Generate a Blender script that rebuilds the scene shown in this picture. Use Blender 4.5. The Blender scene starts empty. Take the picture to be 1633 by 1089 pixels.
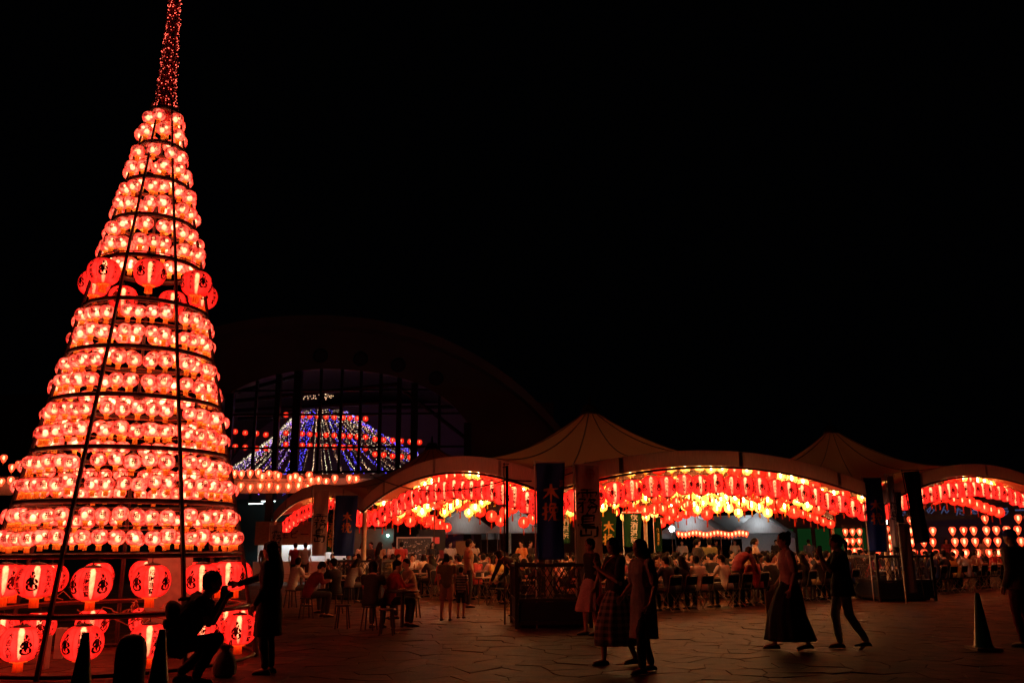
import bpy, bmesh, math, random
import numpy as np
from mathutils import Vector, Matrix, Euler, noise as mnoise

random.seed(11)
SC = bpy.context.scene
COL = SC.collection
PI = math.pi
R = math.radians

# ------------------------------------------------------------------ camera, world, exposure
F_PX, EYE = 1381.0, 1.55
PITCH, ROLL = R(13.2), R(-0.45)
CAM_M = Matrix.Rotation(PI / 2 + PITCH, 4, 'X') @ Matrix.Rotation(ROLL, 4, 'Z')
cam_data = bpy.data.cameras.new('camera')
cam_data.sensor_width = 36.0
cam_data.lens = F_PX / 1633.0 * 36.0
cam_data.clip_start, cam_data.clip_end = 0.1, 2000.0
cam = bpy.data.objects.new('camera', cam_data)
COL.objects.link(cam)
cam.matrix_world = Matrix.Translation((0, 0, EYE)) @ CAM_M
SC.camera = cam

world = bpy.data.worlds.new('World')
SC.world = world
world.use_nodes = True
bg = world.node_tree.nodes['Background']
bg.inputs['Color'].default_value = (0.35, 0.4, 0.6, 1)      # a clear night sky: as good as black
bg.inputs['Strength'].default_value = 0.0006

SC.view_settings.view_transform = 'Standard'
SC.view_settings.look = 'None'
SC.view_settings.exposure = 0.0
SC.view_settings.gamma = 1.0
SC.view_settings.use_curve_mapping = False
SC.render.engine = 'CYCLES'
SC.cycles.use_denoising = True
SC.cycles.max_bounces = 6
SC.cycles.diffuse_bounces = 3
SC.cycles.glossy_bounces = 2
SC.cycles.transmission_bounces = 3
SC.cycles.transparent_max_bounces = 10
SC.cycles.sample_clamp_indirect = 4.0
SC.cycles.caustics_reflective = False
SC.cycles.caustics_refractive = False
try:
    SC.cycles.use_light_tree = True
except Exception:
    pass


def ray(x, y):
    d = CAM_M.to_3x3() @ Vector((x - 816.5, 544.5 - y, -F_PX))
    return d


def P(x, y, Y):                       # the point seen at a place of the view, Y metres ahead
    d = ray(x, y)
    k = Y / d.y
    return Vector((d.x * k, Y, EYE + d.z * k))


def G(x, y, z=0.0):                   # the ground point seen there
    d = ray(x, y)
    k = (z - EYE) / d.z
    return Vector((d.x * k, d.y * k, z))


ORD = ['first', 'second', 'third', 'fourth', 'fifth', 'sixth', 'seventh', 'eighth', 'ninth', 'tenth', 'eleventh', 'twelfth',
       'thirteenth', 'fourteenth', 'fifteenth', 'sixteenth', 'seventeenth', 'eighteenth', 'nineteenth', 'twentieth']
ORD += ['twenty-' + w for w in ORD[:9]] + ['thirtieth'] + ['thirty-' + w for w in ORD[:9]] + ['fortieth']


# ------------------------------------------------------------------ mesh builder
class MB:
    def __init__(self):
        self.v, self.f, self.m, self.mi = [], [], [], 0

    def add(self, vs, fs):
        o = len(self.v)
        self.v += [tuple(p) for p in vs]
        for f in fs:
            self.f.append(tuple(i + o for i in f))
            self.m.append(self.mi)
        return self

    def box(self, c, s, rz=0.0, M=None):
        hx, hy, hz = s[0] / 2, s[1] / 2, s[2] / 2
        vs = [Vector((sx * hx, sy * hy, sz * hz)) for sz in (-1, 1) for sx, sy in ((-1, -1), (1, -1), (1, 1), (-1, 1))]
        T = Matrix.Rotation(rz, 3, 'Z') if M is None else M
        vs = [T @ p + Vector(c) for p in vs]
        return self.add(vs, [(3, 2, 1, 0), (4, 5, 6, 7), (0, 1, 5, 4), (1, 2, 6, 5), (2, 3, 7, 6), (3, 0, 4, 7)])

    def loft(self, rings, cap=True, closed=False):
        n = len(rings[0])
        vs = [p for r in rings for p in r]
        fs = []
        m = len(rings)
        for i in range(m if closed else m - 1):
            a, b = i * n, ((i + 1) % m) * n
            for k in range(n):
                l = (k + 1) % n
                fs.append((a + k, a + l, b + l, b + k))
        if cap and not closed:
            fs.append(tuple(range(n - 1, -1, -1)))
            fs.append(tuple((m - 1) * n + k for k in range(n)))
        return self.add(vs, fs)

    def tube(self, pts, rad, n=8, closed=False, cap=True):
        pts = [Vector(p) for p in pts]
        m = len(pts)
        rings = []
        up = Vector((0, 0, 1))
        side = None
        for i, p in enumerate(pts):
            if closed:
                t = pts[(i + 1) % m] - pts[i - 1]
            else:
                t = pts[min(i + 1, m - 1)] - pts[max(i - 1, 0)]
            t = t.normalized() if t.length > 1e-9 else Vector((0, 0, 1))
            if side is None:
                side = t.cross(up if abs(t.z) < 0.9 else Vector((0, 1, 0))).normalized()
            side = (side - t * side.dot(t))
            side = side.normalized() if side.length > 1e-6 else t.orthogonal().normalized()
            b = t.cross(side)
            r = rad[i] if isinstance(rad, (list, tuple)) else rad
            rings.append([p + side * math.cos(2 * PI * k / n) * r + b * math.sin(2 * PI * k / n) * r for k in range(n)])
        return self.loft(rings, cap, closed)

    def lathe(self, prof, n=16, c=(0, 0, 0), cap=False, lobes=0, depth=0.0):
        rings = []
        for r, z in prof:
            ring = []
            for k in range(n):
                a = 2 * PI * k / n
                q = r
                if lobes:
                    q = r * (1 - depth * (1 - abs(math.sin(a * lobes / 2)) ** 0.6))
                ring.append((c[0] + q * math.cos(a), c[1] + q * math.sin(a), c[2] + z))
            rings.append(ring)
        return self.loft(rings, cap)

    def ball(self, c, r, n=10, m=7, M=None):
        if not isinstance(r, (tuple, list)):
            r = (r, r, r)
        rings = []
        for i in range(1, m):
            th = PI * i / m
            ring = []
            for k in range(n):
                a = 2 * PI * k / n
                p = Vector((r[0] * math.sin(th) * math.cos(a), r[1] * math.sin(th) * math.sin(a), -r[2] * math.cos(th)))
                if M is not None:
                    p = M @ p
                ring.append(p + Vector(c))
            rings.append(ring)
        vs = [p for q in rings for p in q]
        fs = []
        for i in range(m - 2):
            for k in range(n):
                l = (k + 1) % n
                fs.append((i * n + k, i * n + l, (i + 1) * n + l, (i + 1) * n + k))
        a = Vector((0, 0, -r[2]))
        b = Vector((0, 0, r[2]))
        if M is not None:
            a, b = M @ a, M @ b
        vs += [a + Vector(c), b + Vector(c)]
        lo, hi = len(vs) - 2, len(vs) - 1
        for k in range(n):
            l = (k + 1) % n
            fs.append((lo, l, k))
            fs.append((hi, (m - 2) * n + k, (m - 2) * n + l))
        return self.add(vs, fs)

    def capsule(self, a, b, ra, rb, n=12):
        a, b = Vector(a), Vector(b)
        t = (b - a)
        if t.length < 1e-6:
            return self.ball(a, max(ra, rb), n)
        t.normalize()
        pts, rr = [], []
        for th in (80, 55, 28):
            pts.append(a - t * ra * math.sin(R(th)))
            rr.append(ra * math.cos(R(th)))
        pts += [a, b]
        rr += [ra, rb]
        for th in (28, 55, 80):
            pts.append(b + t * rb * math.sin(R(th)))
            rr.append(rb * math.cos(R(th)))
        return self.tube(pts, rr, n)

    def merge(self, other, M, mi_map=None):
        o = len(self.v)
        self.v += [tuple(M @ Vector(p)) for p in other.v]
        for f, m in zip(other.f, other.m):
            self.f.append(tuple(i + o for i in f))
            self.m.append(mi_map[m] if mi_map else self.mi)
        return self

    def mesh(self, name, mats, smooth=True, angle=None):
        me = bpy.data.meshes.new(name)
        me.from_pydata(self.v, [], self.f)
        for m in (mats if isinstance(mats, (list, tuple)) else [mats]):
            me.materials.append(m)
        if any(self.m):
            me.polygons.foreach_set('material_index', self.m)
        if smooth:
            me.polygons.foreach_set('use_smooth', [True] * len(self.f))
            if angle is not None and hasattr(me, 'set_sharp_from_angle'):
                me.set_sharp_from_angle(angle=R(angle))
        me.update()
        return me


def obj(name, me, parent=None, loc=(0, 0, 0), rz=0.0, rot=None):
    o = bpy.data.objects.new(name, me)
    COL.objects.link(o)
    if parent is not None:
        o.parent = parent
    o.location = loc
    o.rotation_euler = rot if rot is not None else (0, 0, rz)
    return o


def tag(o, label=None, cat=None, group=None, kind=None):
    if label:
        n = len(label.split())
        if n > 16:
            print('LONG LABEL', n, label)
        o['label'] = label
    if cat:
        o['category'] = cat
    if group:
        o['group'] = group
    if kind:
        o['kind'] = kind
    return o


def thing(name, label, cat, loc=(0, 0, 0), rz=0.0, group=None, me=None):
    return tag(obj(name, me, None, loc, rz), label, cat, group)


def part(name, mb, mats, parent, loc=(0, 0, 0), rz=0.0, smooth=True, angle=40):
    return obj(name, mb.mesh(name, mats, smooth, angle), parent, loc, rz)


def dup(root, loc, rz=None, label=None, group=None):
    c = root.copy()
    COL.objects.link(c)
    c.location = loc
    if rz is not None:
        c.rotation_euler = (0, 0, rz)
    if label:
        c['label'] = label
    if group:
        c['group'] = group
    for ch in KIDS.get(root.name, ()):
        d = ch.copy()
        COL.objects.link(d)
        d.parent = c
        for g in KIDS.get(ch.name, ()):
            e = g.copy()
            COL.objects.link(e)
            e.parent = d
    return c


KIDS = {}


class Proto:                                # the first placement is the thing itself, later ones are copies of it
    def __init__(self, root):
        self.root, self.used = root, False
        kids = list(root.children)
        KIDS[root.name] = kids
        for k in kids:
            KIDS[k.name] = list(k.children)

    def place(self, loc, rz, label, group=None, scale=1.0):
        r = self._place(loc, rz, label, group)
        r.scale = (scale, scale, scale)
        return r

    def _place(self, loc, rz, label, group=None):
        if not self.used:
            self.used = True
            r = self.root
            r.location = loc
            r.rotation_euler = (0, 0, rz)
            r['label'] = label
            if group:
                r['group'] = group
            return r
        return dup(self.root, loc, rz, label, group)


# ------------------------------------------------------------------ materials
MATS = {}


def node_mat(name):
    m = bpy.data.materials.new(name)
    m.use_nodes = True
    nt = m.node_tree
    nt.nodes.clear()
    out = nt.nodes.new('ShaderNodeOutputMaterial')
    return m, nt, out


def mat(name, col, rough=0.6, metal=0.0, var=0.15, scale=12.0, bump=0.0, spec=0.4, rnd=0.0):
    if name in MATS:
        return MATS[name]
    m, nt, out = node_mat(name)
    N, L = nt.nodes.new, nt.links.new
    b = N('ShaderNodeBsdfPrincipled')
    b.inputs['Roughness'].default_value = rough
    b.inputs['Metallic'].default_value = metal
    b.inputs['Specular IOR Level'].default_value = spec
    tc = N('ShaderNodeTexCoord')
    nz = N('ShaderNodeTexNoise')
    nz.inputs['Scale'].default_value = scale
    nz.inputs['Detail'].default_value = 5
    L(tc.outputs['Object'], nz.inputs['Vector'])
    mr = N('ShaderNodeMapRange')
    mr.inputs['From Min'].default_value, mr.inputs['From Max'].default_value = 0.3, 0.7
    mr.inputs['To Min'].default_value, mr.inputs['To Max'].default_value = 1 - var, 1 + var
    L(nz.outputs['Fac'], mr.inputs['Value'])
    val = mr.outputs['Result']
    if rnd:
        oi = N('ShaderNodeObjectInfo')
        m2 = N('ShaderNodeMapRange')
        m2.inputs['To Min'].default_value, m2.inputs['To Max'].default_value = 1 - rnd, 1 + rnd
        L(oi.outputs['Random'], m2.inputs['Value'])
        mu = N('ShaderNodeMath')
        mu.operation = 'MULTIPLY'
        L(val, mu.inputs[0])
        L(m2.outputs['Result'], mu.inputs[1])
        val = mu.outputs[0]
    vm = N('ShaderNodeVectorMath')
    vm.operation = 'SCALE'
    vm.inputs[0].default_value = col[:3]
    L(val, vm.inputs['Scale'])
    L(vm.outputs['Vector'], b.inputs['Base Color'])
    if bump:
        bp = N('ShaderNodeBump')
        bp.inputs['Strength'].default_value = bump
        bp.inputs['Distance'].default_value = 0.02
        L(nz.outputs['Fac'], bp.inputs['Height'])
        L(bp.outputs['Normal'], b.inputs['Normal'])
    L(b.outputs[0], out.inputs['Surface'])
    MATS[name] = m
    return m


def glow(name, col, s, rnd=0.0):
    if name in MATS:
        return MATS[name]
    m, nt, out = node_mat(name)
    e = nt.nodes.new('ShaderNodeEmission')
    e.inputs['Color'].default_value = (*col, 1)
    e.inputs['Strength'].default_value = s
    if rnd:
        oi = nt.nodes.new('ShaderNodeNewGeometry')
        mr = nt.nodes.new('ShaderNodeMapRange')
        mr.inputs['To Min'].default_value, mr.inputs['To Max'].default_value = s * (1 - rnd), s * (1 + rnd)
        nt.links.new(oi.outputs['Random Per Island'], mr.inputs['Value'])
        nt.links.new(mr.outputs['Result'], e.inputs['Strength'])
    nt.links.new(e.outputs[0], out.inputs['Surface'])
    MATS[name] = m
    return m


def paper(name, col, col2, s, clear=0.3, seams=0, ribs=0.0, blotch=0.4, bscale=6.0, limb=0.95):
    """Lit lantern paper: a thin sheet that glows and lets part of the lamp inside show through."""
    m, nt, out = node_mat(name)
    N, L = nt.nodes.new, nt.links.new

    def math_(op, a, b=None, clamp=False):
        n = N('ShaderNodeMath')
        n.operation = op
        n.use_clamp = clamp
        for i, q in enumerate((a, b)):
            if q is None:
                continue
            if isinstance(q, (int, float)):
                n.inputs[i].default_value = q
            else:
                L(q, n.inputs[i])
        return n.outputs[0]
    tc = N('ShaderNodeTexCoord')
    oi = N('ShaderNodeObjectInfo')
    off = N('ShaderNodeVectorMath')
    off.operation = 'SCALE'
    off.inputs[0].default_value = (37.0, 11.0, 23.0)
    L(oi.outputs['Random'], off.inputs['Scale'])
    ad = N('ShaderNodeVectorMath')
    L(tc.outputs['Object'], ad.inputs[0])
    L(off.outputs['Vector'], ad.inputs[1])
    nz = N('ShaderNodeTexNoise')
    nz.inputs['Scale'].default_value = bscale
    nz.inputs['Detail'].default_value = 3
    L(ad.outputs['Vector'], nz.inputs['Vector'])
    ramp = N('ShaderNodeMapRange')
    ramp.inputs['From Min'].default_value, ramp.inputs['From Max'].default_value = 0.38, 0.62
    L(nz.outputs['Fac'], ramp.inputs['Value'])
    mixc = N('ShaderNodeMix')
    mixc.data_type = 'RGBA'
    mixc.inputs[6].default_value = (*col, 1)
    mixc.inputs[7].default_value = (*col2, 1)
    L(ramp.outputs['Result'], mixc.inputs[0])
    # strength: blotches, object to object spread, seams and ribs
    st = math_('MULTIPLY_ADD', ramp.outputs['Result'], blotch)
    st.node.inputs[2].default_value = 1 - blotch / 2
    rr = math_('MULTIPLY_ADD', oi.outputs['Random'], 0.5)
    rr.node.inputs[2].default_value = 0.75
    st = math_('MULTIPLY', st, rr)
    sep = N('ShaderNodeSeparateXYZ')
    L(tc.outputs['Object'], sep.inputs[0])
    if seams:
        an = math_('ARCTAN2', sep.outputs['Y'], sep.outputs['X'])
        q = math_('ABSOLUTE', math_('SINE', math_('MULTIPLY', an, seams / 2)))
        q = math_('MULTIPLY', q, 6.0, True)
        q = math_('MULTIPLY_ADD', q, 0.7)
        q.node.inputs[2].default_value = 0.3
        st = math_('MULTIPLY', st, q)
    if ribs:
        q = math_('ABSOLUTE', math_('SINE', math_('MULTIPLY', sep.outputs['Z'], ribs)))
        q = math_('MULTIPLY_ADD', q, 0.25)
        q.node.inputs[2].default_value = 0.8
        st = math_('MULTIPLY', st, q)
    lw = N('ShaderNodeLayerWeight')                       # thin paper seen edge-on passes less light
    lw.inputs['Blend'].default_value = 0.5
    q = math_('MULTIPLY_ADD', lw.outputs['Facing'], -limb)
    q.node.inputs[2].default_value = 1.22
    st = math_('MULTIPLY', st, q)
    st = math_('MULTIPLY', st, s)
    em = N('ShaderNodeEmission')
    L(mixc.outputs[2], em.inputs['Color'])
    L(st, em.inputs['Strength'])
    df = N('ShaderNodeBsdfDiffuse')
    L(mixc.outputs[2], df.inputs['Color'])
    a = N('ShaderNodeAddShader')
    L(em.outputs[0], a.inputs[0])
    L(df.outputs[0], a.inputs[1])
    tr = N('ShaderNodeBsdfTransparent')
    tr.inputs['Color'].default_value = (1.0, 0.75, 0.6, 1) if col[1] < 0.3 else (1, 1, 0.8, 1)
    mx = N('ShaderNodeMixShader')
    mx.inputs[0].default_value = clear
    L(a.outputs[0], mx.inputs[1])
    L(tr.outputs[0], mx.inputs[2])
    L(mx.outputs[0], out.inputs['Surface'])
    MATS[name] = m
    return m


M_PAPER_BIG = paper('red_lantern_paper', (1.0, 0.020, 0.014), (1.0, 0.036, 0.024), 1.25, 0.17, seams=8, blotch=0.25)
M_PAPER_SMALL = paper('pink_lantern_film', (1.0, 0.046, 0.055), (1.0, 0.24, 0.14), 1.25, 0.33, blotch=0.9, bscale=17, limb=1.15)
M_PAPER_RED = paper('plain_red_paper', (1.0, 0.024, 0.010), (1.0, 0.055, 0.02), 1.25, 0.24, ribs=150, blotch=0.3)
M_PAPER_YEL = paper('yellow_lantern_paper', (1.0, 0.36, 0.05), (1.0, 0.56, 0.15), 1.9, 0.36, ribs=150, blotch=0.6)
M_PAPER_STR = paper('orange_string_paper', (1.0, 0.075, 0.03), (1.0, 0.20, 0.08), 1.2, 0.38, blotch=0.5)


def soft_lamp(name, col, s, zlen, k=1.8):
    """A lantern lamp with its soft glow shaded in: rim fades out, top brighter."""
    m, nt, out = node_mat(name)
    N, L = nt.nodes.new, nt.links.new
    e, tr, mx, lw = N('ShaderNodeEmission'), N('ShaderNodeBsdfTransparent'), N('ShaderNodeMixShader'), N('ShaderNodeLayerWeight')
    e.inputs['Color'].default_value = (*col, 1)
    lw.inputs['Blend'].default_value = 0.5
    inv = N('ShaderNodeMath')
    inv.operation = 'SUBTRACT'
    inv.inputs[0].default_value = 1.0
    L(lw.outputs['Facing'], inv.inputs[1])
    pw = N('ShaderNodeMath')
    pw.operation = 'POWER'
    pw.inputs[1].default_value = k
    L(inv.outputs[0], pw.inputs[0])
    L(pw.outputs[0], mx.inputs[0])
    tc, sp, mr, nz, mu = N('ShaderNodeTexCoord'), N('ShaderNodeSeparateXYZ'), N('ShaderNodeMapRange'), N('ShaderNodeTexNoise'), N('ShaderNodeMath')
    L(tc.outputs['Object'], sp.inputs[0])
    L(sp.outputs['Z'], mr.inputs['Value'])
    mr.inputs['From Min'].default_value, mr.inputs['From Max'].default_value = -zlen, zlen
    mr.inputs['To Min'].default_value, mr.inputs['To Max'].default_value = s * .45, s * 1.3
    nz.inputs['Scale'].default_value = 14
    L(tc.outputs['Object'], nz.inputs['Vector'])
    mu.operation = 'MULTIPLY'
    L(mr.outputs[0], mu.inputs[0])
    n2 = N('ShaderNodeMapRange')
    n2.inputs['From Min'].default_value, n2.inputs['From Max'].default_value = .3, .7
    n2.inputs['To Min'].default_value, n2.inputs['To Max'].default_value = .6, 1.35
    L(nz.outputs['Fac'], n2.inputs['Value'])
    L(n2.outputs[0], mu.inputs[1])
    L(mu.outputs[0], e.inputs['Strength'])
    L(tr.outputs[0], mx.inputs[1])
    L(e.outputs[0], mx.inputs[2])
    L(mx.outputs[0], out.inputs['Surface'])
    return m


M_BULB = soft_lamp('lamp_warm', (1.0, 0.50, 0.24), 13.0, .2)
M_BULB_HOT = soft_lamp('lamp_hot', (1.0, 0.58, 0.28), 12.0, .06, 2.6)
M_BULB_YEL = soft_lamp('lamp_yellow', (1.0, 0.66, 0.34), 170.0, .1)
M_CAP = mat('lantern_cap_black', (0.03, 0.02, 0.02), 0.5)
M_GOLD = mat('lantern_gold_rim', (0.5, 0.22, 0.04), 0.35, 0.6)
M_INK = mat('lantern_ink', (0.10, 0.004, 0.004), 0.7)
M_INK_RED = mat('lantern_red_ink', (0.45, 0.01, 0.02), 0.7)


def fringe_mat(name, col, tl):
    m, nt, out = node_mat(name)
    N, L = nt.nodes.new, nt.links.new
    d, t, mx = N('ShaderNodeBsdfDiffuse'), N('ShaderNodeBsdfTranslucent'), N('ShaderNodeMixShader')
    tc, w = N('ShaderNodeTexCoord'), N('ShaderNodeTexNoise')
    w.inputs['Scale'].default_value = 90
    mp = N('ShaderNodeMapping')
    mp.inputs['Scale'].default_value = (1, 1, 0.06)
    L(tc.outputs['Object'], mp.inputs['Vector'])
    L(mp.outputs[0], w.inputs['Vector'])
    vm = N('ShaderNodeVectorMath')
    vm.operation = 'SCALE'
    vm.inputs[0].default_value = col
    mr = N('ShaderNodeMapRange')
    mr.inputs['To Min'].default_value, mr.inputs['To Max'].default_value = 0.5, 1.2
    L(w.outputs['Fac'], mr.inputs['Value'])
    L(mr.outputs[0], vm.inputs['Scale'])
    L(vm.outputs[0], d.inputs['Color'])
    L(vm.outputs[0], t.inputs['Color'])
    mx.inputs[0].default_value = tl
    L(d.outputs[0], mx.inputs[1])
    L(t.outputs[0], mx.inputs[2])
    L(mx.outputs[0], out.inputs['Surface'])
    return m


M_FRINGE = fringe_mat('yellow_fringe', (0.98, 0.70, 0.14), 0.7)
M_FRINGE_RED = fringe_mat('red_fringe', (0.75, 0.12, 0.04), 0.5)
M_MEMBRANE = fringe_mat('tent_membrane', (0.62, 0.31, 0.20), 0.06)
M_STEEL = mat('painted_steel_dark', (0.05, 0.035, 0.03), 0.45, 0.5)
M_POST = mat('cream_post_paint', (0.55, 0.47, 0.33), 0.5)
M_WHITE = mat('white_vinyl', (0.75, 0.74, 0.72), 0.55, var=0.06, scale=3)
M_BLACK = mat('black_plastic', (0.018, 0.018, 0.02), 0.5)
M_CHROME = mat('chair_pipe', (0.22, 0.20, 0.19), 0.35, 0.8)
M_GREENP = mat('green_cone_plastic', (0.01, 0.16, 0.10), 0.35)


# ------------------------------------------------------------------ lettering
TMP = bpy.data.scenes.new('letter_workshop')
_glyphs = {}


def glyph(ch, res=1):
    """Outline of one character as flat faces, centred, one unit tall."""
    if ch in _glyphs:
        return _glyphs[ch]
    cu = bpy.data.curves.new('glyph', 'FONT')
    cu.body = ch
    cu.size = 1.0
    cu.resolution_u = res
    cu.offset = 0.022
    o = bpy.data.objects.new('glyph', cu)
    TMP.collection.objects.link(o)
    vl = TMP.view_layers[0]
    vl.update()
    me = bpy.data.meshes.new_from_object(o.evaluated_get(vl.depsgraph))
    vs = [Vector(v.co) for v in me.vertices]
    fs = [tuple(p.vertices) for p in me.polygons]
    bpy.data.objects.remove(o)
    bpy.data.curves.remove(cu)
    bpy.data.meshes.remove(me)
    if vs:
        x0, x1 = min(v.x for v in vs), max(v.x for v in vs)
        y0, y1 = min(v.y for v in vs), max(v.y for v in vs)
        c = Vector(((x0 + x1) / 2, (y0 + y1) / 2, 0))
        k = 1.0 / max(x1 - x0, y1 - y0, 1e-6)
        vs = [(v - c) * k for v in vs]
    _glyphs[ch] = (vs, fs)
    return _glyphs[ch]


def ribbon(strokes, bold=1.45):
    """Brush strokes [(points, width)] on the unit square as flat faces centred on the origin."""
    vs, fs = [], []
    for pts, w in strokes:
        pts = [Vector((a - 0.5, b - 0.5, 0)) for a, b in pts]
        fine = []
        for i in range(len(pts) - 1):
            for k in range(4):
                fine.append(pts[i].lerp(pts[i + 1], k / 4))
        fine.append(pts[-1])
        n = len(fine)
        o = len(vs)
        for i, p in enumerate(fine):
            t = fine[min(i + 1, n - 1)] - fine[max(i - 1, 0)]
            t.normalize()
            s = Vector((-t.y, t.x, 0))
            q = i / (n - 1)
            ww = bold * w * (0.75 + 0.5 * math.sin(PI * min(1, q * 1.3)) - 0.45 * q ** 3) * (0.9 + 0.2 * math.sin(7 * q + 11 * w))
            vs += [p + s * ww / 2, p - s * ww / 2]
        for i in range(n - 1):
            a = o + 2 * i
            fs.append((a, a + 2, a + 3, a + 1))
    return vs, fs


BRUSH = {
    'ki': ribbon([([(.1, .66), (.9, .74)], .1), ([(.5, 1), (.52, .02)], .11), ([(.48, .68), (.3, .42), (.06, .2)], .1), ([(.52, .68), (.72, .42), (.98, .2)], .13)]),
    'biki': ribbon([([(.03, .72), (.36, .78)], .08), ([(.22, 1), (.22, .1), (.1, .14)], .09), ([(0, .36), (.38, .54)], .08), ([(.56, 1), (.4, .74)], .08),
                    ([(.54, .92), (.8, .92), (.68, .76)], .07), ([(.46, .74), (.46, .48)], .07), ([(.46, .72), (.92, .75), (.88, .48)], .08),
                    ([(.46, .48), (.88, .5)], .06), ([(.66, .74), (.62, .4), (.36, .02)], .09), ([(.7, .48), (.72, .1), (1, .08), (1.02, .26)], .1)]),
    'shima': ribbon([([(.52, 1.02), (.38, .9)], .09), ([(.26, .9), (.26, .42)], .1), ([(.26, .9), (.78, .92), (.74, .66)], .1), ([(.28, .78), (.74, .79)], .06),
                     ([(.28, .66), (.74, .67)], .06), ([(.02, .52), (1, .56)], .09), ([(.26, .44), (.9, .42), (.86, .06), (.7, .02)], .12),
                     ([(.18, .32), (.16, .08), (.62, .1), (.62, .3)], .09), ([(.4, .38), (.4, .12)], .08)], 1.15),
    'kiri': ribbon([([(.2, .99), (.82, 1)], .07), ([(.1, .88), (.05, .7)], .08), ([(.1, .87), (.96, .88), (.86, .7)], .08), ([(.5, .99), (.5, .66)], .08),
                    ([(.24, .79), (.4, .76)], .06), ([(.24, .71), (.4, .68)], .06), ([(.62, .79), (.76, .77)], .06), ([(.62, .71), (.76, .69)], .06),
                    ([(.1, .6), (.44, .6), (.3, .48)], .07), ([(.04, .43), (.48, .45)], .07), ([(.28, .5), (.28, .02), (.14, .06)], .08), ([(.28, .4), (.02, .16)], .07),
                    ([(.64, .64), (.5, .44)], .07), ([(.58, .57), (.9, .57), (.5, .28)], .08), ([(.6, .5), (1, .28)], .09), ([(.5, .24), (.92, .27), (.84, .04), (.7, 0)], .09), ([(.72, .34), (.46, -.02)], .08)], 1.05),
    'figure': ribbon([([(.44, .96), (.62, .99)], .16), ([(.40, .86), (.40, .76)], .07), ([(.64, .88), (.62, .74), (.52, .72)], .06), ([(.46, .86), (.54, .86)], .05),
                      ([(.34, .66), (.5, .72), (.7, .62)], .08), ([(.36, .66), (.24, .44), (.34, .34)], .09), ([(.68, .62), (.80, .46), (.62, .38)], .09),
                      ([(.5, .66), (.48, .40)], .14), ([(.42, .56), (.62, .52)], .10), ([(.3, .34), (.5, .42), (.74, .32)], .09), ([(.28, .32), (.26, .1), (.44, .06)], .11),
                      ([(.72, .32), (.80, .12), (.62, .05)], .11), ([(.44, .30), (.56, .12)], .09), ([(.3, .02), (.8, .02)], .06), ([(.5, .66), (.5, .2)], .22)], 1.35),
}


def lettering(mb, items, surf):
    """items: (glyph data, centre u, centre v, size); surf maps (u, v) to a point just proud of a surface."""
    for (vs, fs), cu, cv, s in items:
        mb.add([surf(cu + p.x * s, cv + p.y * s) for p in vs], fs)
    return mb


# ------------------------------------------------------------------ lanterns
def lantern_profile(rx, rz, mouth, n, power=1.0):
    z1 = rz
    pr = []
    for i in range(n + 1):
        t = -1 + 2 * i / n
        z = z1 * math.sin(t * PI / 2 * 0.98)
        q = max(0.0, 1 - (abs(z / z1) ** (2.0 * power)))
        r = mouth + (rx - mouth) * math.sqrt(q)
        pr.append((r, z))
    return pr


def radius_at(z, rx, rz, mouth, power=1.0):
    q = max(0.0, 1 - (abs(z / rz) ** (2.0 * power)))
    return mouth + (rx - mouth) * math.sqrt(q)


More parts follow.
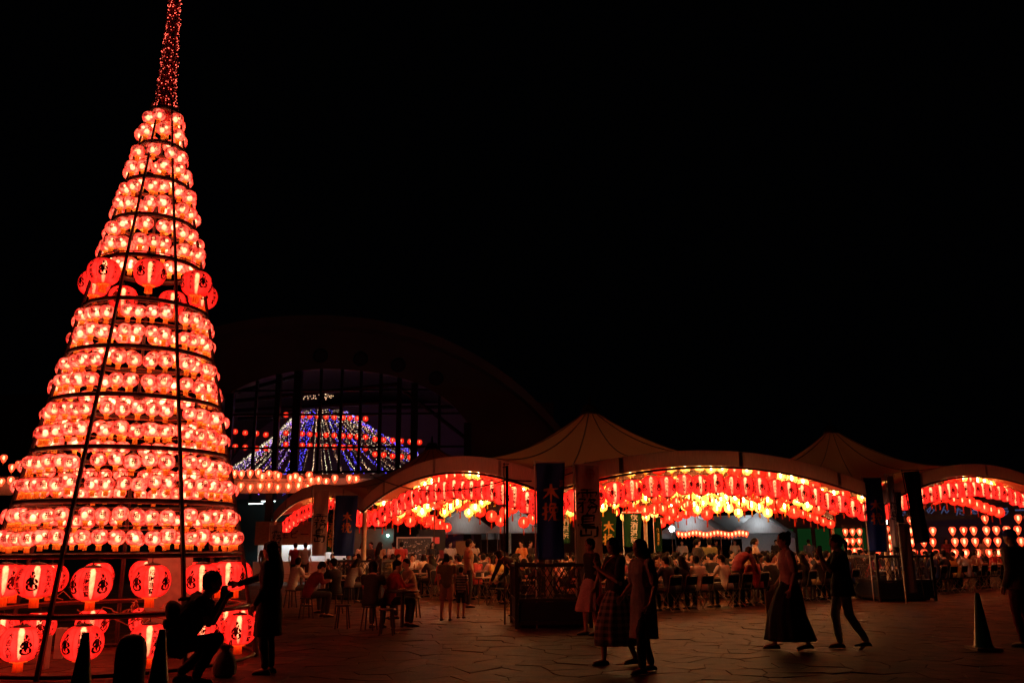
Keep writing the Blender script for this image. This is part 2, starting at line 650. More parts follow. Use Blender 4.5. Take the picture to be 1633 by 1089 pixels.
def lantern_pieces(kind):
    """{part name: (MB, material)} with the hanging point of the paper body at its centre."""
    d = {}
    if kind == 'tower':
        rx, rz, mo, pw, n, m = 0.118, 0.098, 0.045, 1.0, 18, 9
    elif kind == 'giant':
        rx, rz, mo, pw, n, m = 0.275, 0.225, 0.10, 1.0, 32, 12
    elif kind == 'lettered':
        rx, rz, mo, pw, n, m = 0.235, 0.235, 0.085, 1.0, 32, 12
    elif kind in ('red', 'yellow'):
        k = 0.2 if kind == 'red' else 0.15
        rx, rz, mo, pw, n, m = k, k * 0.92, k * 0.35, 1.0, 16, 8
    else:                                                           # a small pear shaped string lantern
        rx, rz, mo, pw, n, m = 0.13, 0.14, 0.05, 1.0, 12, 8
    b = MB()
    if kind == 'string':
        b.lathe([(0.05, -0.15), (0.075, -0.11), (0.115, -0.02), (0.13, 0.05), (0.12, 0.10), (0.09, 0.135), (0.06, 0.15)], n)
    elif kind in ('giant', 'lettered'):
        b.lathe(lantern_profile(rx, rz, mo, m, pw), n, lobes=8, depth=0.035)
    else:
        b.lathe(lantern_profile(rx, rz, mo, m, pw), n)
    body = {'tower': M_PAPER_SMALL, 'giant': M_PAPER_BIG, 'lettered': M_PAPER_BIG, 'red': M_PAPER_RED, 'yellow': M_PAPER_YEL, 'string': M_PAPER_STR}[kind]
    d['body'] = (b, body)
    # lamp inside, shaped to stand in for bright streaks and patches on the paper
    bl = MB()
    if kind in ('giant', 'lettered'):
        bl.lathe([(0.004, -rz * .93), (0.022, -rz * .8), (0.034, -rz * .3), (0.042, rz * .3), (0.045, rz * .7), (0.03, rz * .9), (0.004, rz * .95)], 14, cap=True)  # tall form imitates the vertical streak of sheen on the film
        d['lamp'] = (bl, M_BULB)
    elif kind == 'tower':
        bl.ball((0.020, 0.014, -0.016), (0.048, 0.044, 0.056), 14, 9)
        bl.ball((-0.034, -0.03, 0.036), (0.030, 0.030, 0.028), 8, 6)
        d['lamp'] = (bl, M_BULB_HOT)
    elif kind == 'string':
        bl.ball((0, 0, 0.02), (0.045, 0.045, 0.09), 10, 7)
        d['lamp'] = (bl, M_BULB)
    else:
        bl.ball((0, 0, 0.03), (0.03, 0.03, 0.09), 8, 6)
        d['lamp'] = (bl, M_BULB_YEL if kind == 'yellow' else M_BULB)
    # cap with its hook: one lathe that narrows to the hanging wire
    c = MB()
    hook = {'tower': 0.05, 'giant': 0.10, 'lettered': 0.09, 'string': 0.06}.get(kind, 0.16)
    if kind == 'giant':
        c.lathe([(mo + .012, rz - .012), (mo + .015, rz + .012), (mo * .8, rz + .022), (0.015, rz + .035), (0.006, rz + .05), (0.006, rz + hook)], 12)
    else:
        c.lathe([(mo + .004, rz - .006), (mo + .006, rz + .012), (mo * .6, rz + .018), (0.006, rz + .03), (0.004, rz + hook)], 10)
    d['cap'] = (c, M_CAP if kind != 'tower' else M_GOLD)
    # fringe below
    t = MB()
    if kind == 'tower':
        t.lathe([(0.046, -rz + .004), (0.05, -rz - .008), (0.034, -rz - .02), (0.036, -rz - .085)], 10)
        d['tassel'] = (t, M_FRINGE)
    elif kind == 'giant':
        t.lathe([(mo + .01, -rz + .01), (mo + .012, -rz - .012), (0.062, -rz - .02), (0.066, -rz - .14)], 14)
        d['tassel'] = (t, M_FRINGE)
    elif kind == 'lettered':
        t.lathe([(mo + .004, -rz + .006), (mo + .006, -rz - .012), (0.02, -rz - .02), (0.02, -rz - .05)], 12)
        d['tassel'] = (t, M_CAP)
    elif kind == 'string':
        t.lathe([(0.05, -.148), (0.035, -.165), (0.012, -.18), (0.014, -.25)], 8)
        d['tassel'] = (t, M_FRINGE)
    else:
        k = rx
        t.lathe([(mo + .004, -rz + .004), (mo * .8, -rz - .015), (0.014, -rz - .03), (0.022, -rz - .10), (0.026, -rz - (.26 if kind == 'red' else .16))], 8)
        d['tassel'] = (t, M_FRINGE_RED if kind == 'red' else M_FRINGE)
    # writing
    w = MB()
    if kind in ('giant', 'lettered'):
        def surf(u, v):
            q = radius_at(v, rx, rz, mo, pw) + 0.006
            a = u / rx
            return (q * math.cos(a), q * math.sin(a), v)
        words = ['招財進寶', None, '大吉大利', None, '招財進寶', None, '大吉大利', None]
        k = rx / 0.275
        for i, tx in enumerate(words):
            ac = (i + 0.5) * 2 * PI / 8 * rx
            if tx is None:
                lettering(w, [(BRUSH['figure'], ac, 0.0, 0.24 * k)], surf)
            else:
                hh = 0.082 * k if kind == 'giant' else 0.092 * k
                lettering(w, [(glyph(ch), ac, hh * 1.06 * (1.5 - j), hh) for j, ch in enumerate(tx)], surf)
        # the glyphs read left to right along the angle seen from outside
        d['lettering'] = (w, M_INK)
    elif kind == 'tower':
        def surf(u, v):
            q = radius_at(v, rx, rz, mo, pw) + 0.004
            a = u / rx
            return (q * math.cos(a), q * math.sin(a), v)
        for i in range(4):
            lettering(w, [(glyph('福'), (i + .5) * PI / 2 * rx, 0.005, 0.085)], surf)
        d['lettering'] = (w, M_INK_RED)
    return d


PIECES = {k: lantern_pieces(k) for k in ('tower', 'giant', 'lettered', 'red', 'yellow', 'string')}
NAMES = {'tower': 'paper_lantern', 'giant': 'giant_lantern', 'lettered': 'lettered_lantern', 'red': 'red_lantern', 'yellow': 'yellow_lantern', 'string': 'string_lantern'}


def lantern_proto(kind):
    d = PIECES[kind]
    mb, m = d['body']
    root = thing(NAMES[kind], 'lantern', 'lantern', me=mb.mesh(NAMES[kind], m))
    for k, (mb, m) in d.items():
        if k != 'body':
            o = part(k, mb, m, root)
            if k == 'lettering' or (k == 'lamp' and kind == 'tower'):
                tag(o, kind='stuff')
    return Proto(root)


LAN = {k: lantern_proto(k) for k in PIECES}


def cord(name, label, pts, r=0.006, group=None, m=None):
    mb = MB()
    mb.tube(pts, r, 5)
    return tag(obj(name, mb.mesh(name, m or M_BLACK)), label, 'rope', group)


# ------------------------------------------------------------------ ground: flat sheet and irregular paving stones
def ground_mat():
    m, nt, out = node_mat('plaza_bed')
    N, L = nt.nodes.new, nt.links.new
    b = N('ShaderNodeBsdfPrincipled')
    b.inputs['Roughness'].default_value = 0.85
    b.inputs['Specular IOR Level'].default_value = 0.14
    tc, vo, nz = N('ShaderNodeTexCoord'), N('ShaderNodeTexVoronoi'), N('ShaderNodeTexNoise')
    vo.feature = 'DISTANCE_TO_EDGE'
    vo.inputs['Scale'].default_value = 1.7
    nz.inputs['Scale'].default_value = 8
    L(tc.outputs['Object'], vo.inputs['Vector'])
    L(tc.outputs['Object'], nz.inputs['Vector'])
    cr = N('ShaderNodeValToRGB')
    cr.color_ramp.elements[0].position, cr.color_ramp.elements[0].color = 0.02, (0.030, 0.013, 0.007, 1)
    cr.color_ramp.elements[1].position, cr.color_ramp.elements[1].color = 0.05, (0.060, 0.026, 0.013, 1)
    L(vo.outputs['Distance'], cr.inputs['Fac'])
    L(cr.outputs['Color'], b.inputs['Base Color'])
    bp = N('ShaderNodeBump')
    bp.inputs['Strength'].default_value = 0.3
    L(nz.outputs['Fac'], bp.inputs['Height'])
    L(bp.outputs[0], b.inputs['Normal'])
    L(b.outputs[0], out.inputs['Surface'])
    return m


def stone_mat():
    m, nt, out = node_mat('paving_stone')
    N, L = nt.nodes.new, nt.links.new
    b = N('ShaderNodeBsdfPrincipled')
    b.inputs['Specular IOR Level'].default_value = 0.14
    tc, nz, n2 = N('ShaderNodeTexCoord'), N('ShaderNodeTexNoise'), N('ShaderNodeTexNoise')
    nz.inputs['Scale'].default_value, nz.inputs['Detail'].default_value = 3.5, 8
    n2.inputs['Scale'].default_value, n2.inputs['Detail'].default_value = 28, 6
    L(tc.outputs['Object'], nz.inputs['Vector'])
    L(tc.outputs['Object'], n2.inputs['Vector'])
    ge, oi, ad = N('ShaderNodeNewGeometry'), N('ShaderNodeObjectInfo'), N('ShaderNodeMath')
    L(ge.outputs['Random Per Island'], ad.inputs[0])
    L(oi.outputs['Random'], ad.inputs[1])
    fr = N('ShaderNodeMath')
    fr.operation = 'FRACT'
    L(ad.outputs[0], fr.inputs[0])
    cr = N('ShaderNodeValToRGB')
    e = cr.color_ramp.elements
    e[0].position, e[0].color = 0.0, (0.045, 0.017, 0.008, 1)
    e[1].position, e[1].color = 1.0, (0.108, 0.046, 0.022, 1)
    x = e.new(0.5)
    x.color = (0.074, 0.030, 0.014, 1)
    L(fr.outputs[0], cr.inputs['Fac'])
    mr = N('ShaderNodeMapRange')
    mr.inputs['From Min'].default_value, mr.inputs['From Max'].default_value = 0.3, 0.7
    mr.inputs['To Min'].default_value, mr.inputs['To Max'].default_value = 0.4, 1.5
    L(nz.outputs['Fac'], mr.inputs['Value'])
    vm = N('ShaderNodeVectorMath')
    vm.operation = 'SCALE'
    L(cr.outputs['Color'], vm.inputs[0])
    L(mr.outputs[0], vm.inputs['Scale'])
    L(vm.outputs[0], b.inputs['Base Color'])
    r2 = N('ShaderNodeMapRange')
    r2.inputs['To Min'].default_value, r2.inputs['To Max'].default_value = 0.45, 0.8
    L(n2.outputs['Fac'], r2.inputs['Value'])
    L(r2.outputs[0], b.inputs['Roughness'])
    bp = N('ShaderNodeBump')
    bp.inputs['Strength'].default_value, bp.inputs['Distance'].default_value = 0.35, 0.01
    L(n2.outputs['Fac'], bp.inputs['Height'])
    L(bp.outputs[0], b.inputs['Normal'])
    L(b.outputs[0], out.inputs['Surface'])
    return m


gm = MB()
gm.add([(-400, -100, -.014), (400, -100, -.014), (400, 900, -.014), (-400, 900, -.014)], [(0, 1, 2, 3)])
ground = tag(obj('ground', gm.mesh('ground', ground_mat(), False)), kind='structure')
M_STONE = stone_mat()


def build_paving():
    rnd = random.Random(5)
    S = 0.52
    x0, x1, y0, y1 = -26, 30, 6.0, 40.0
    nx, ny = int((x1 - x0) / S), int((y1 - y0) / S)
    pts = [[(x0 + (i + .5 + rnd.uniform(-.46, .46) + (.5 if j % 2 else 0)) * S, y0 + (j + .5 + rnd.uniform(-.46, .46)) * S) for i in range(nx)] for j in range(ny)]
    cells = []
    for j in range(1, ny - 1):
        for i in range(1, nx - 1):
            cx, cy = pts[j][i]
            if abs(cx - cy * 0.0) > cy * 0.66 + 1.0:
                continue
            poly = [(cx - 1, cy - 1), (cx + 1, cy - 1), (cx + 1, cy + 1), (cx - 1, cy + 1)]
            for dj in (-2, -1, 0, 1, 2):
                for di in (-2, -1, 0, 1, 2):
                    jj, ii = j + dj, i + di
                    if (di or dj) and 0 <= jj < ny and 0 <= ii < nx:
                        px, py = pts[jj][ii]
                        nxv, nyv = px - cx, py - cy
                        c = (px * px + py * py - cx * cx - cy * cy) / 2
                        out = []
                        n = len(poly)
                        for k in range(n):
                            a, b = poly[k], poly[(k + 1) % n]
                            da, db = a[0] * nxv + a[1] * nyv - c, b[0] * nxv + b[1] * nyv - c
                            if da <= 0:
                                out.append(a)
                            if da * db < 0:
                                t = da / (da - db)
                                out.append((a[0] + (b[0] - a[0]) * t, a[1] + (b[1] - a[1]) * t))
                        poly = out
                        if len(poly) < 3:
                            break
            if len(poly) >= 3:
                cells.append(((cx, cy), poly))
    cells.sort(key=lambda q: q[0][1] + 0.12 * abs(q[0][0]))
    seen = lambda c: abs(c[0]) < c[1] * 0.62 + .4 and c[1] > 8.9
    rest = MB()
    n_ind = 0
    for (cx, cy), poly in cells:
        h = rnd.uniform(-.004, .003)
        tilt = (rnd.uniform(-.012, .012), rnd.uniform(-.012, .012))
        loc = lambda p, k: (cx + (p[0] - cx) * k, cy + (p[1] - cy) * k)
        d = [math.hypot(p[0] - cx, p[1] - cy) for p in poly]
        outer, top = [], []
        for p, q in zip(poly, d):
            k1, k2 = 1 - .003 / max(q, .05), 1 - .010 / max(q, .05)
            a, b = loc(p, k1), loc(p, k2)
            outer.append((a, -.017, -.005 + h))
            zt = h + (b[0] - cx) * tilt[0] + (b[1] - cy) * tilt[1]
            top.append((b, min(zt, .004)))
        n = len(poly)
        vs = [(a[0], a[1], z0) for a, z0, z1 in outer] + [(a[0], a[1], z1) for a, z0, z1 in outer] + [(b[0], b[1], z) for b, z in top]
        fs = [(k, (k + 1) % n, n + (k + 1) % n, n + k) for k in range(n)] + [(n + k, n + (k + 1) % n, 2 * n + (k + 1) % n, 2 * n + k) for k in range(n)]
        fs.append(tuple(2 * n + k for k in range(n)))
        if n_ind < 300 and seen((cx, cy)):
            n_ind += 1
            one = MB()
            one.add([(x - cx, y - cy, z) for x, y, z in vs], fs)
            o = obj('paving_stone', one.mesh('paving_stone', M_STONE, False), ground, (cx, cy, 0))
        else:
            rest.add(vs, fs)
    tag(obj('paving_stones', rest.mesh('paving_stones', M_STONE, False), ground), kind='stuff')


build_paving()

# ------------------------------------------------------------------ lantern tower
TC = Vector((-5.66, 12.95, 0))
TU = Vector((TC.x, TC.y, 0)).normalized()           # away from the viewer
TR = Vector((TU.y, -TU.x, 0))                       # across
T_Z = [0, .72, 1.45, 2.16, 2.88, 3.62, 4.34, 5.08, 5.79, 6.49, 7.17, 7.83, 8.48, 9.0]
T_RAD = [1.90, 1.77, 1.62, 1.47, 1.32, 1.165, 1.01, .868, .735, .585, .435, .30, .185, .13]
T_R = lambda z: float(np.interp(z, T_Z, T_RAD))
T_LEGS = [R(25.714 + 51.4286 * k) for k in range(7)]
T_HOOPS = [0.04, 0.72, 1.45, 2.16, 2.88, 3.62, 4.34, 5.08, 5.79, 6.49, 7.17, 7.83, 8.48]


def tp(ang, z, dr=0.0):
    r = T_R(z) + dr
    return -TU * r * math.cos(ang) + TR * r * math.sin(ang) + Vector((0, 0, z))


M_TOWER = mat('tower_frame_paint', (0.045, 0.028, 0.024), 0.5, 0.2)
M_WIRE = mat('tower_wire', (0.35, 0.10, 0.04), 0.5)
tower = thing('lantern_tower', 'tall cone shaped steel tower hung with hundreds of glowing red lanterns', 'tower', (TC.x, TC.y, 0))
leg_rnd = random.Random(2)
for a in T_LEGS:
    mb = MB()
    mb.tube([tp(a, z, 0.035) for z in (0, 1.45, 2.88, 4.34, 5.79, 7.17, 8.62)], [.036, .034, .031, .028, .025, .022, .018], 8)
    part('leg', mb, M_TOWER, tower)
for z in T_HOOPS:
    mb = MB()
    mb.tube([tp(2 * PI * k / 56, z, 0.01) for k in range(56)], 0.034 if z > .5 else 0.028, 8, closed=True)
    part('hoop', mb, M_TOWER, tower)

tower_rows = []                                        # (kind, z, count, radial offset, text)
for t in range(12):
    z0, z1 = T_HOOPS[t], T_HOOPS[t + 1]
    d = z1 - z0
    if t in (0, 1):
        tower_rows.append(('giant', z0 + d * .56, 14, -.10, f'{ORD[t]} tier'))
    elif t == 7:
        tower_rows.append(('giant', z0 + d * .60, 7, .05, 'middle tier'))
    else:
        for fr, nm in ((.74, 'upper'), (.33, 'lower')):
            z = z0 + d * fr
            n = max(1, round((2 * PI * T_R(z) / 7 - .02) / .226))
            if T_R(z) < .42:
                n = max(4, round(2 * PI * T_R(z) / .24)) / 7
            tower_rows.append(('tower', z, round(7 * n), .0 if z < 5 else .035, f'{nm} row of the {ORD[t]} tier'))
fixed = MB()                                            # lanterns on the tower's far side beyond the first 300
far_list, near_list = [], []
trnd = random.Random(3)
for kind, z, n, dr, nm in tower_rows:
    per = n // 7 if n % 7 == 0 else 0
    gap = 0.0 if kind == 'giant' else min(.14 / T_R(z), .25)
    angs = []
    for b in range(7):
        a0 = T_LEGS[b] + gap / 2
        w = 2 * PI / 7 - gap
        for k in range(per):
            angs.append(a0 + w * (k + .5) / per + trnd.uniform(-.012, .012) / max(T_R(z), .4) * 1.0)
    if not per:
        a0 = trnd.uniform(0, 6)
        angs = [a0 + 2 * PI * k / n + trnd.uniform(-.1, .1) for k in range(n)]
    angs = [(a + PI) % (2 * PI) - PI for a in angs]
    front = sorted([a for a in angs if abs(a) < R(97)], key=lambda a: math.sin(a))
    back = [a for a in angs if abs(a) >= R(97)]
    for i, a in enumerate(front):
        near_list.append((kind, z, a, dr, nm, i))
    for i, a in enumerate(sorted(back, key=lambda a: math.sin(a))):
        far_list.append((kind, z, a, dr, nm, -1 - i))
    if kind == 'tower':
        mb = MB()
        hz = z + .098 + .05
        mb.tube([tp(2 * PI * k / 42, hz, -.035) for k in range(42)], 0.007, 5, closed=True)
        part('hanging_wire', mb, M_WIRE, tower)
    else:
        mb = MB()
        hz = z + .225 + .10
        mb.tube([tp(2 * PI * k / 42, hz, dr) for k in range(42)], 0.009, 5, closed=True)
        part('hanging_wire', mb, M_WIRE, tower)
small_near = [q for q in near_list if q[0] == 'tower']
room = max(0, 300 - len(small_near))
far_small = sorted([q for q in far_list if q[0] == 'tower'], key=lambda q: q[1])
single_far = set(id(q) for q in far_small[:room])
TOWER_GROUPS = {'tower': 'small pink lanterns on the tower', 'giant': 'giant red lanterns on the tower'}
for q in near_list + far_list:
    kind, z, a, dr, nm, i = q
    z += trnd.uniform(-.028, .022)
    loc = tp(a, z, dr + trnd.uniform(-.045, .03)) + TC
    sc = (.84 if nm == 'middle tier' else .90) if kind == 'giant' else trnd.uniform(.84, .99)
    rz = trnd.uniform(0, 2 * PI)
    if kind == 'giant':
        rz = math.atan2(-TU.y, -TU.x) + a + PI / 8 + PI / 4 * trnd.randint(0, 7) + trnd.uniform(-.25, .25)
    adj = 'small pink lantern' if kind == 'tower' else 'giant red lettered lantern'
    if i >= 0:
        LAN[kind].place(loc, rz, f'{adj}, {ORD[i]} from the left, {nm} of the tower', TOWER_GROUPS[kind], sc)
    elif kind == 'giant' or id(q) in single_far:
        LAN[kind].place(loc, rz, f'{adj}, {ORD[-1 - i]} from the left, far side, {nm}', TOWER_GROUPS[kind], sc)
    else:
        M = Matrix.Translation(loc) @ Matrix.Rotation(rz, 4, 'Z')
        for k, nmp in enumerate(('body', 'lamp', 'cap', 'tassel')):
            fixed.mi = k
            fixed.merge(PIECES['tower'][nmp][0], M)
fixed_me = fixed.mesh('paper_lanterns', [PIECES['tower'][k][1] for k in ('body', 'lamp', 'cap', 'tassel')])
tag(obj('paper_lanterns', fixed_me), 'the high small pink lanterns on the far side of the tower', 'lanterns', kind='stuff')

# the mast above: a red bound pole wrapped in fairy lights
M_MAST = mat('red_mast_net', (0.30, 0.008, 0.010), 0.8, var=0.5, scale=30, bump=0.6)
mast = MB()
mast.tube([(0, 0, 8.4), (0, 0, 9.2), (0, 0, 10.4), (0, 0, 12.6)], [.125, .11, .075, .03], 12)
part('mast', mast, M_MAST, tower)
mrad = lambda z: max(.04, .172 - (z - 8.4) * .034)
M_LED_RED = glow('fairy_light_red', (1.0, 0.10, 0.06), 5.0, 0.95)
leds, wire = MB(), MB()
for k in range(900):
    z = 8.52 + 4.0 * trnd.random() ** 1.1
    a = trnd.uniform(0, 2 * PI)
    r = mrad(z) * trnd.uniform(.70, 1.10)
    s = trnd.uniform(.004, .0085)
    c = (r * math.cos(a), r * math.sin(a), z)
    leds.add([(c[0] + s, c[1], c[2]), (c[0] - s, c[1], c[2]), (c[0], c[1] + s, c[2]), (c[0], c[1] - s, c[2]), (c[0], c[1], c[2] + s), (c[0], c[1], c[2] - s)],
             [(0, 2, 4), (2, 1, 4), (1, 3, 4), (3, 0, 4), (2, 0, 5), (1, 2, 5), (3, 1, 5), (0, 3, 5)])
for q in range(3):
    wire.tube([(mrad(8.5 + t * 4 / 200) * math.cos(t * .62 + q * 2.1), mrad(8.5 + t * 4 / 200) * math.sin(t * .62 + q * 2.1), 8.5 + t * 4 / 200) for t in range(200)], .005, 4)
o = part('fairy_lights', leds, M_LED_RED, tower, smooth=False)
tag(o, kind='stuff')
part('light_wire', wire, M_MAST, tower)

# things standing inside the tower's foot
def tower_inside():
    M_BOARD = mat('pale_board', (0.42, 0.36, 0.32), 0.7)
    t = thing('control_box', 'pale boxy cabinet standing inside the foot of the lantern tower', 'cabinet', (TC.x + .55, TC.y + .35, 0), R(20))
    b = MB(); b.box((0, 0, .75), (.62, .4, 1.3)); part('cabinet_body', b, M_BOARD, t, smooth=False)
    b = MB(); b.box((0, -.21, .75), (.54, .015, 1.2)); part('cabinet_door', b, M_BOARD, t, smooth=False)
    b = MB(); b.box((0, 0, .05), (.5, .34, .1)); part('plinth', b, M_STEEL, t, smooth=False)
    rn = random.Random(8)
    for k in range(7):
        pts = []
        a = rn.uniform(0, 2 * PI)
        c = Vector((TC.x + rn.uniform(-1, .9), TC.y + rn.uniform(-1.1, .3), 0))
        zz = .55 + rn.uniform(0, .35)
        for i in range(14):
            a += rn.uniform(-1.1, 1.1)
            c = c + Vector((math.cos(a), math.sin(a), 0)) * .11
            if (c - Vector((TC.x, TC.y, 0))).length > 1.3:
                a += PI * .8
                c = c - Vector((math.cos(a), math.sin(a), 0)) * -.1
            pts.append(c + Vector((0, 0, zz + rn.uniform(-.07, .07))))
        mb = MB(); mb.tube(pts, .009, 5)
        tag(obj('power_cable', mb.mesh('power_cable', M_WIRE)), f'loose tangled cable inside the tower foot, the {ORD[k]} of its tangle', 'cable', 'tangled cables inside the tower')
    b = MB()
    for k in range(5):
        b = MB(); a = k * 2 * PI / 5 + .3
        b.box((0, 0, .21), (.12, .12, .42))
        tag(obj('ballast_block', b.mesh('ballast_block', M_BOARD, False), loc=(TC.x + 1.0 * math.cos(a), TC.y + 1.0 * math.sin(a), 0)),
            f'{ORD[k]} of five short pale blocks, counted round the inside of the tower foot', 'block', 'blocks inside the tower foot')


tower_inside()

# ------------------------------------------------------------------ tent canopies
P0, E1, E2 = Vector((.66, 17.8, 0)), Vector((9.75, 7.0, 0)), Vector((-5.3, 9.5, 0))
LO_C, LO_M, UP_C, UP_M = 2.60, 3.36, 2.94, 3.71
arch = lambda a: 4 * a * (1 - a)
lo_z = lambda a: LO_C + (LO_M - LO_C) * arch(a)
up_z = lambda a: UP_C + (UP_M - UP_C) * arch(a)
M_SEAM = mat('membrane_seam', (0.16, 0.11, 0.08), 0.7)
M_FASCIA = fringe_mat('white_fascia', (0.84, 0.70, 0.68), 0.26)
M_FASCIA_SEAM = mat('fascia_joint', (0.34, 0.27, 0.27), 0.6)
M_ROPE = glow('rope_light', (1.0, 0.55, 0.2), 2.2, 0.8)


def canopy(name, label, org, peak_off, zp, faces, posts, bulge=0.0):
    lo_z = lambda a: LO_C + (LO_M + bulge - LO_C) * arch(a)
    up_z = lambda a: UP_C + (UP_M + bulge - UP_C) * arch(a)
    t = thing(name, label, 'canopy', org)
    e = [(Vector((0, 0, 0)), E1), (E1, E2), (E1 + E2, -E1), (E2, -E2)]
    per = []
    K = 16
    for s, d in e:
        for k in range(K):
            a = k / K
            p = s + d * a
            per.append((p.x, p.y, up_z(a)))
    c = (E1 + E2) / 2 + Vector(peak_off)
    c.z = zp
    zfun = lambda ze, q: zp + (ze - zp) * (1 - (1 - q) ** 2.3)
    rings = []
    for i in range(17):
        q = .035 + .965 * i / 16
        rings.append([(c.x + (p[0] - c.x) * q, c.y + (p[1] - c.y) * q, zfun(p[2], q)) for p in per])
    mb = MB()
    mb.loft(rings, cap=False)
    part('membrane', mb, M_MEMBRANE, t, angle=None)
    for k in range(0, len(per), 4):
        sm = MB()
        p = per[k]
        sm.tube([(c.x + (p[0] - c.x) * q, c.y + (p[1] - c.y) * q, zfun(p[2], q) + .012) for q in [.04 + .955 * i / 14 for i in range(15)]], .014, 5)
        part('seam', sm, M_SEAM, t)
    cp = MB()
    ct = zfun(up_z(.5), .035)
    cp.lathe([(.30, -.10), (.31, 0), (.24, .08), (.20, .22), (.05, .26), (.03, .5), (.012, .52)], 16, (c.x, c.y, ct), cap=True)
    part('mast_cap', cp, M_STEEL, t)
    for k, full in faces:
        s, d = e[k]
        n = Vector((d.y, -d.x, 0)).normalized()
        b = MB()
        rings = []
        for i in range(33):
            a = i / 32
            p = s + d * a
            zl, zu = (lo_z(a), up_z(a) + .015) if full else (up_z(a) - .2, up_z(a) - .012)
            r = []
            for off, z in ((.05, zl), (.05, zu), (-.01, zu), (-.01, zl)):
                r.append(p + n * off + Vector((0, 0, z)))
            rings.append(r)
        b.loft(rings)
        fa = part('fascia' if full else 'edge_beam', b, M_FASCIA, t, angle=30)
        if full:
            for a in (.17, .5, .83):
                p = s + d * a + n * .058
                j = MB()
                j.box((p.x, p.y, (lo_z(a) + up_z(a)) / 2), (.13, .012, up_z(a) - lo_z(a)), math.atan2(d.y, d.x))
                part('joint_strip', j, M_FASCIA_SEAM, fa, smooth=False)
            pipe = MB()
            pipe.tube([s + d * (i / 40) + n * .03 + Vector((0, 0, lo_z(i / 40) - .035)) for i in range(41)], .03, 8)
            part('arch_pipe', pipe, M_STEEL, t)
            rope = MB()
            L = d.length
            for i in range(int(L / .16)):
                a = (i + .5) / int(L / .16)
                p = s + d * a - n * .02
                rope.ball((p.x, p.y, lo_z(a) - .025), (.022, .022, .016), 5, 4)
            tag(part('rope_light', rope, M_ROPE, t), kind='stuff')
    for p in posts:
        b = MB()
        b.tube([(p.x, p.y, 0), (p.x, p.y, UP_C - .02)], .075, 12)
        po = part('post', b, M_POST, t)
        b = MB()
        b.box((p.x, p.y, .012), (.34, .34, .024))
        part('base_plate', b, M_STEEL, po, smooth=False)
    return t


Z3 = Vector((0, 0, 0))
canopy('tent_canopy', 'largest peaked tent canopy, at the middle, its front arch between two blue banners', P0, (-.55, -.1, 0), 5.55,
       [(0, 1), (3, 1), (1, 0), (2, 0)], [Z3 + (E1 + E2).normalized() * .2, E2 + E1 * .004, E1 + E2])
canopy('tent_canopy', 'peaked tent canopy at the far right end by the lantern walls and stage', P0 + E1, (-.45, 0, 0), 5.8,
       [(0, 1), (2, 1), (1, 0)], [Z3 + (E1 + E2).normalized() * .2, E1, E1 + E2], .24)
canopy('tent_canopy', 'small dark peaked tent canopy in front of the big arched hall', P0 + E2, (-.9, 0, 0), 5.55,
       [(3, 1), (2, 0), (1, 0)], [E2, E1 + E2])


def uv(org, a, b, z):
    p = org + E1 * a + E2 * b
    return Vector((p.x, p.y, z))


def lantern_row(kind, org, ab0, ab1, n, zfun, what, group, drop, alt=None, jit=.03):
    """n lanterns along a straight cord between two places of a canopy; zfun(a) is the height of their centres."""
    rn = random.Random(int(ab0[0] * 1000) * 7919 + int(ab0[1] * 1000) * 104729 + n * 31 + len(what))
    pts = []
    for i in range(n):
        q = (i + .5) / n
        a, b = ab0[0] + (ab1[0] - ab0[0]) * q, ab0[1] + (ab1[1] - ab0[1]) * q
        p = uv(org, a, b, 0)
        z = zfun(q) + rn.uniform(-jit, jit)
        kd = kind if alt is None or rn.random() > .5 else alt
        hook = {'lettered': .245 + .09, 'red': .184 + .16, 'yellow': .152 + .16, 'string': .21}[kd]
        pts.append((p, z, kd, hook))
    order = sorted(range(n), key=lambda i: pts[i][0].x / pts[i][0].y)
    rank = {i: k for k, i in enumerate(order)}
    nm = {'lettered': 'red lettered lantern', 'red': 'plain red lantern', 'yellow': 'round yellow lantern', 'string': 'small orange lantern'}
    tang = (uv(org, *ab1, 0) - uv(org, *ab0, 0)).normalized()
    for i, (p, z, kd, hook) in enumerate(pts):
        rz = rn.uniform(0, 2 * PI)
        if kd == 'lettered':
            rz = math.atan2(-p.y, -p.x) + PI / 8 + PI / 4 * rn.randint(0, 7) + rn.uniform(-.3, .3)
        off = tang * rn.uniform(-.04, .04)
        LAN[kd].place((p.x + off.x, p.y + off.y, z), rz, f'{nm[kd]}, {ORD[rank[i]]} from the left, {what}', group)
    cord('hanging_rope', f'dark cord carrying lanterns, {what}', [uv(org, ab0[0] + (ab1[0] - ab0[0]) * q, ab0[1] + (ab1[1] - ab0[1]) * q, zfun(q) + .31) for q in [i / 20 for i in range(21)]],
         .006, 'cords carrying the lantern rows')


O1, O2, O3 = P0, P0 + E1, P0 + E2
g1, g2, g3 = 'lanterns under the middle canopy', 'lanterns under the stage end canopy', 'lanterns under the hall side canopy'
za = lambda c, m: (lambda q: c + (m - c) * arch(q))
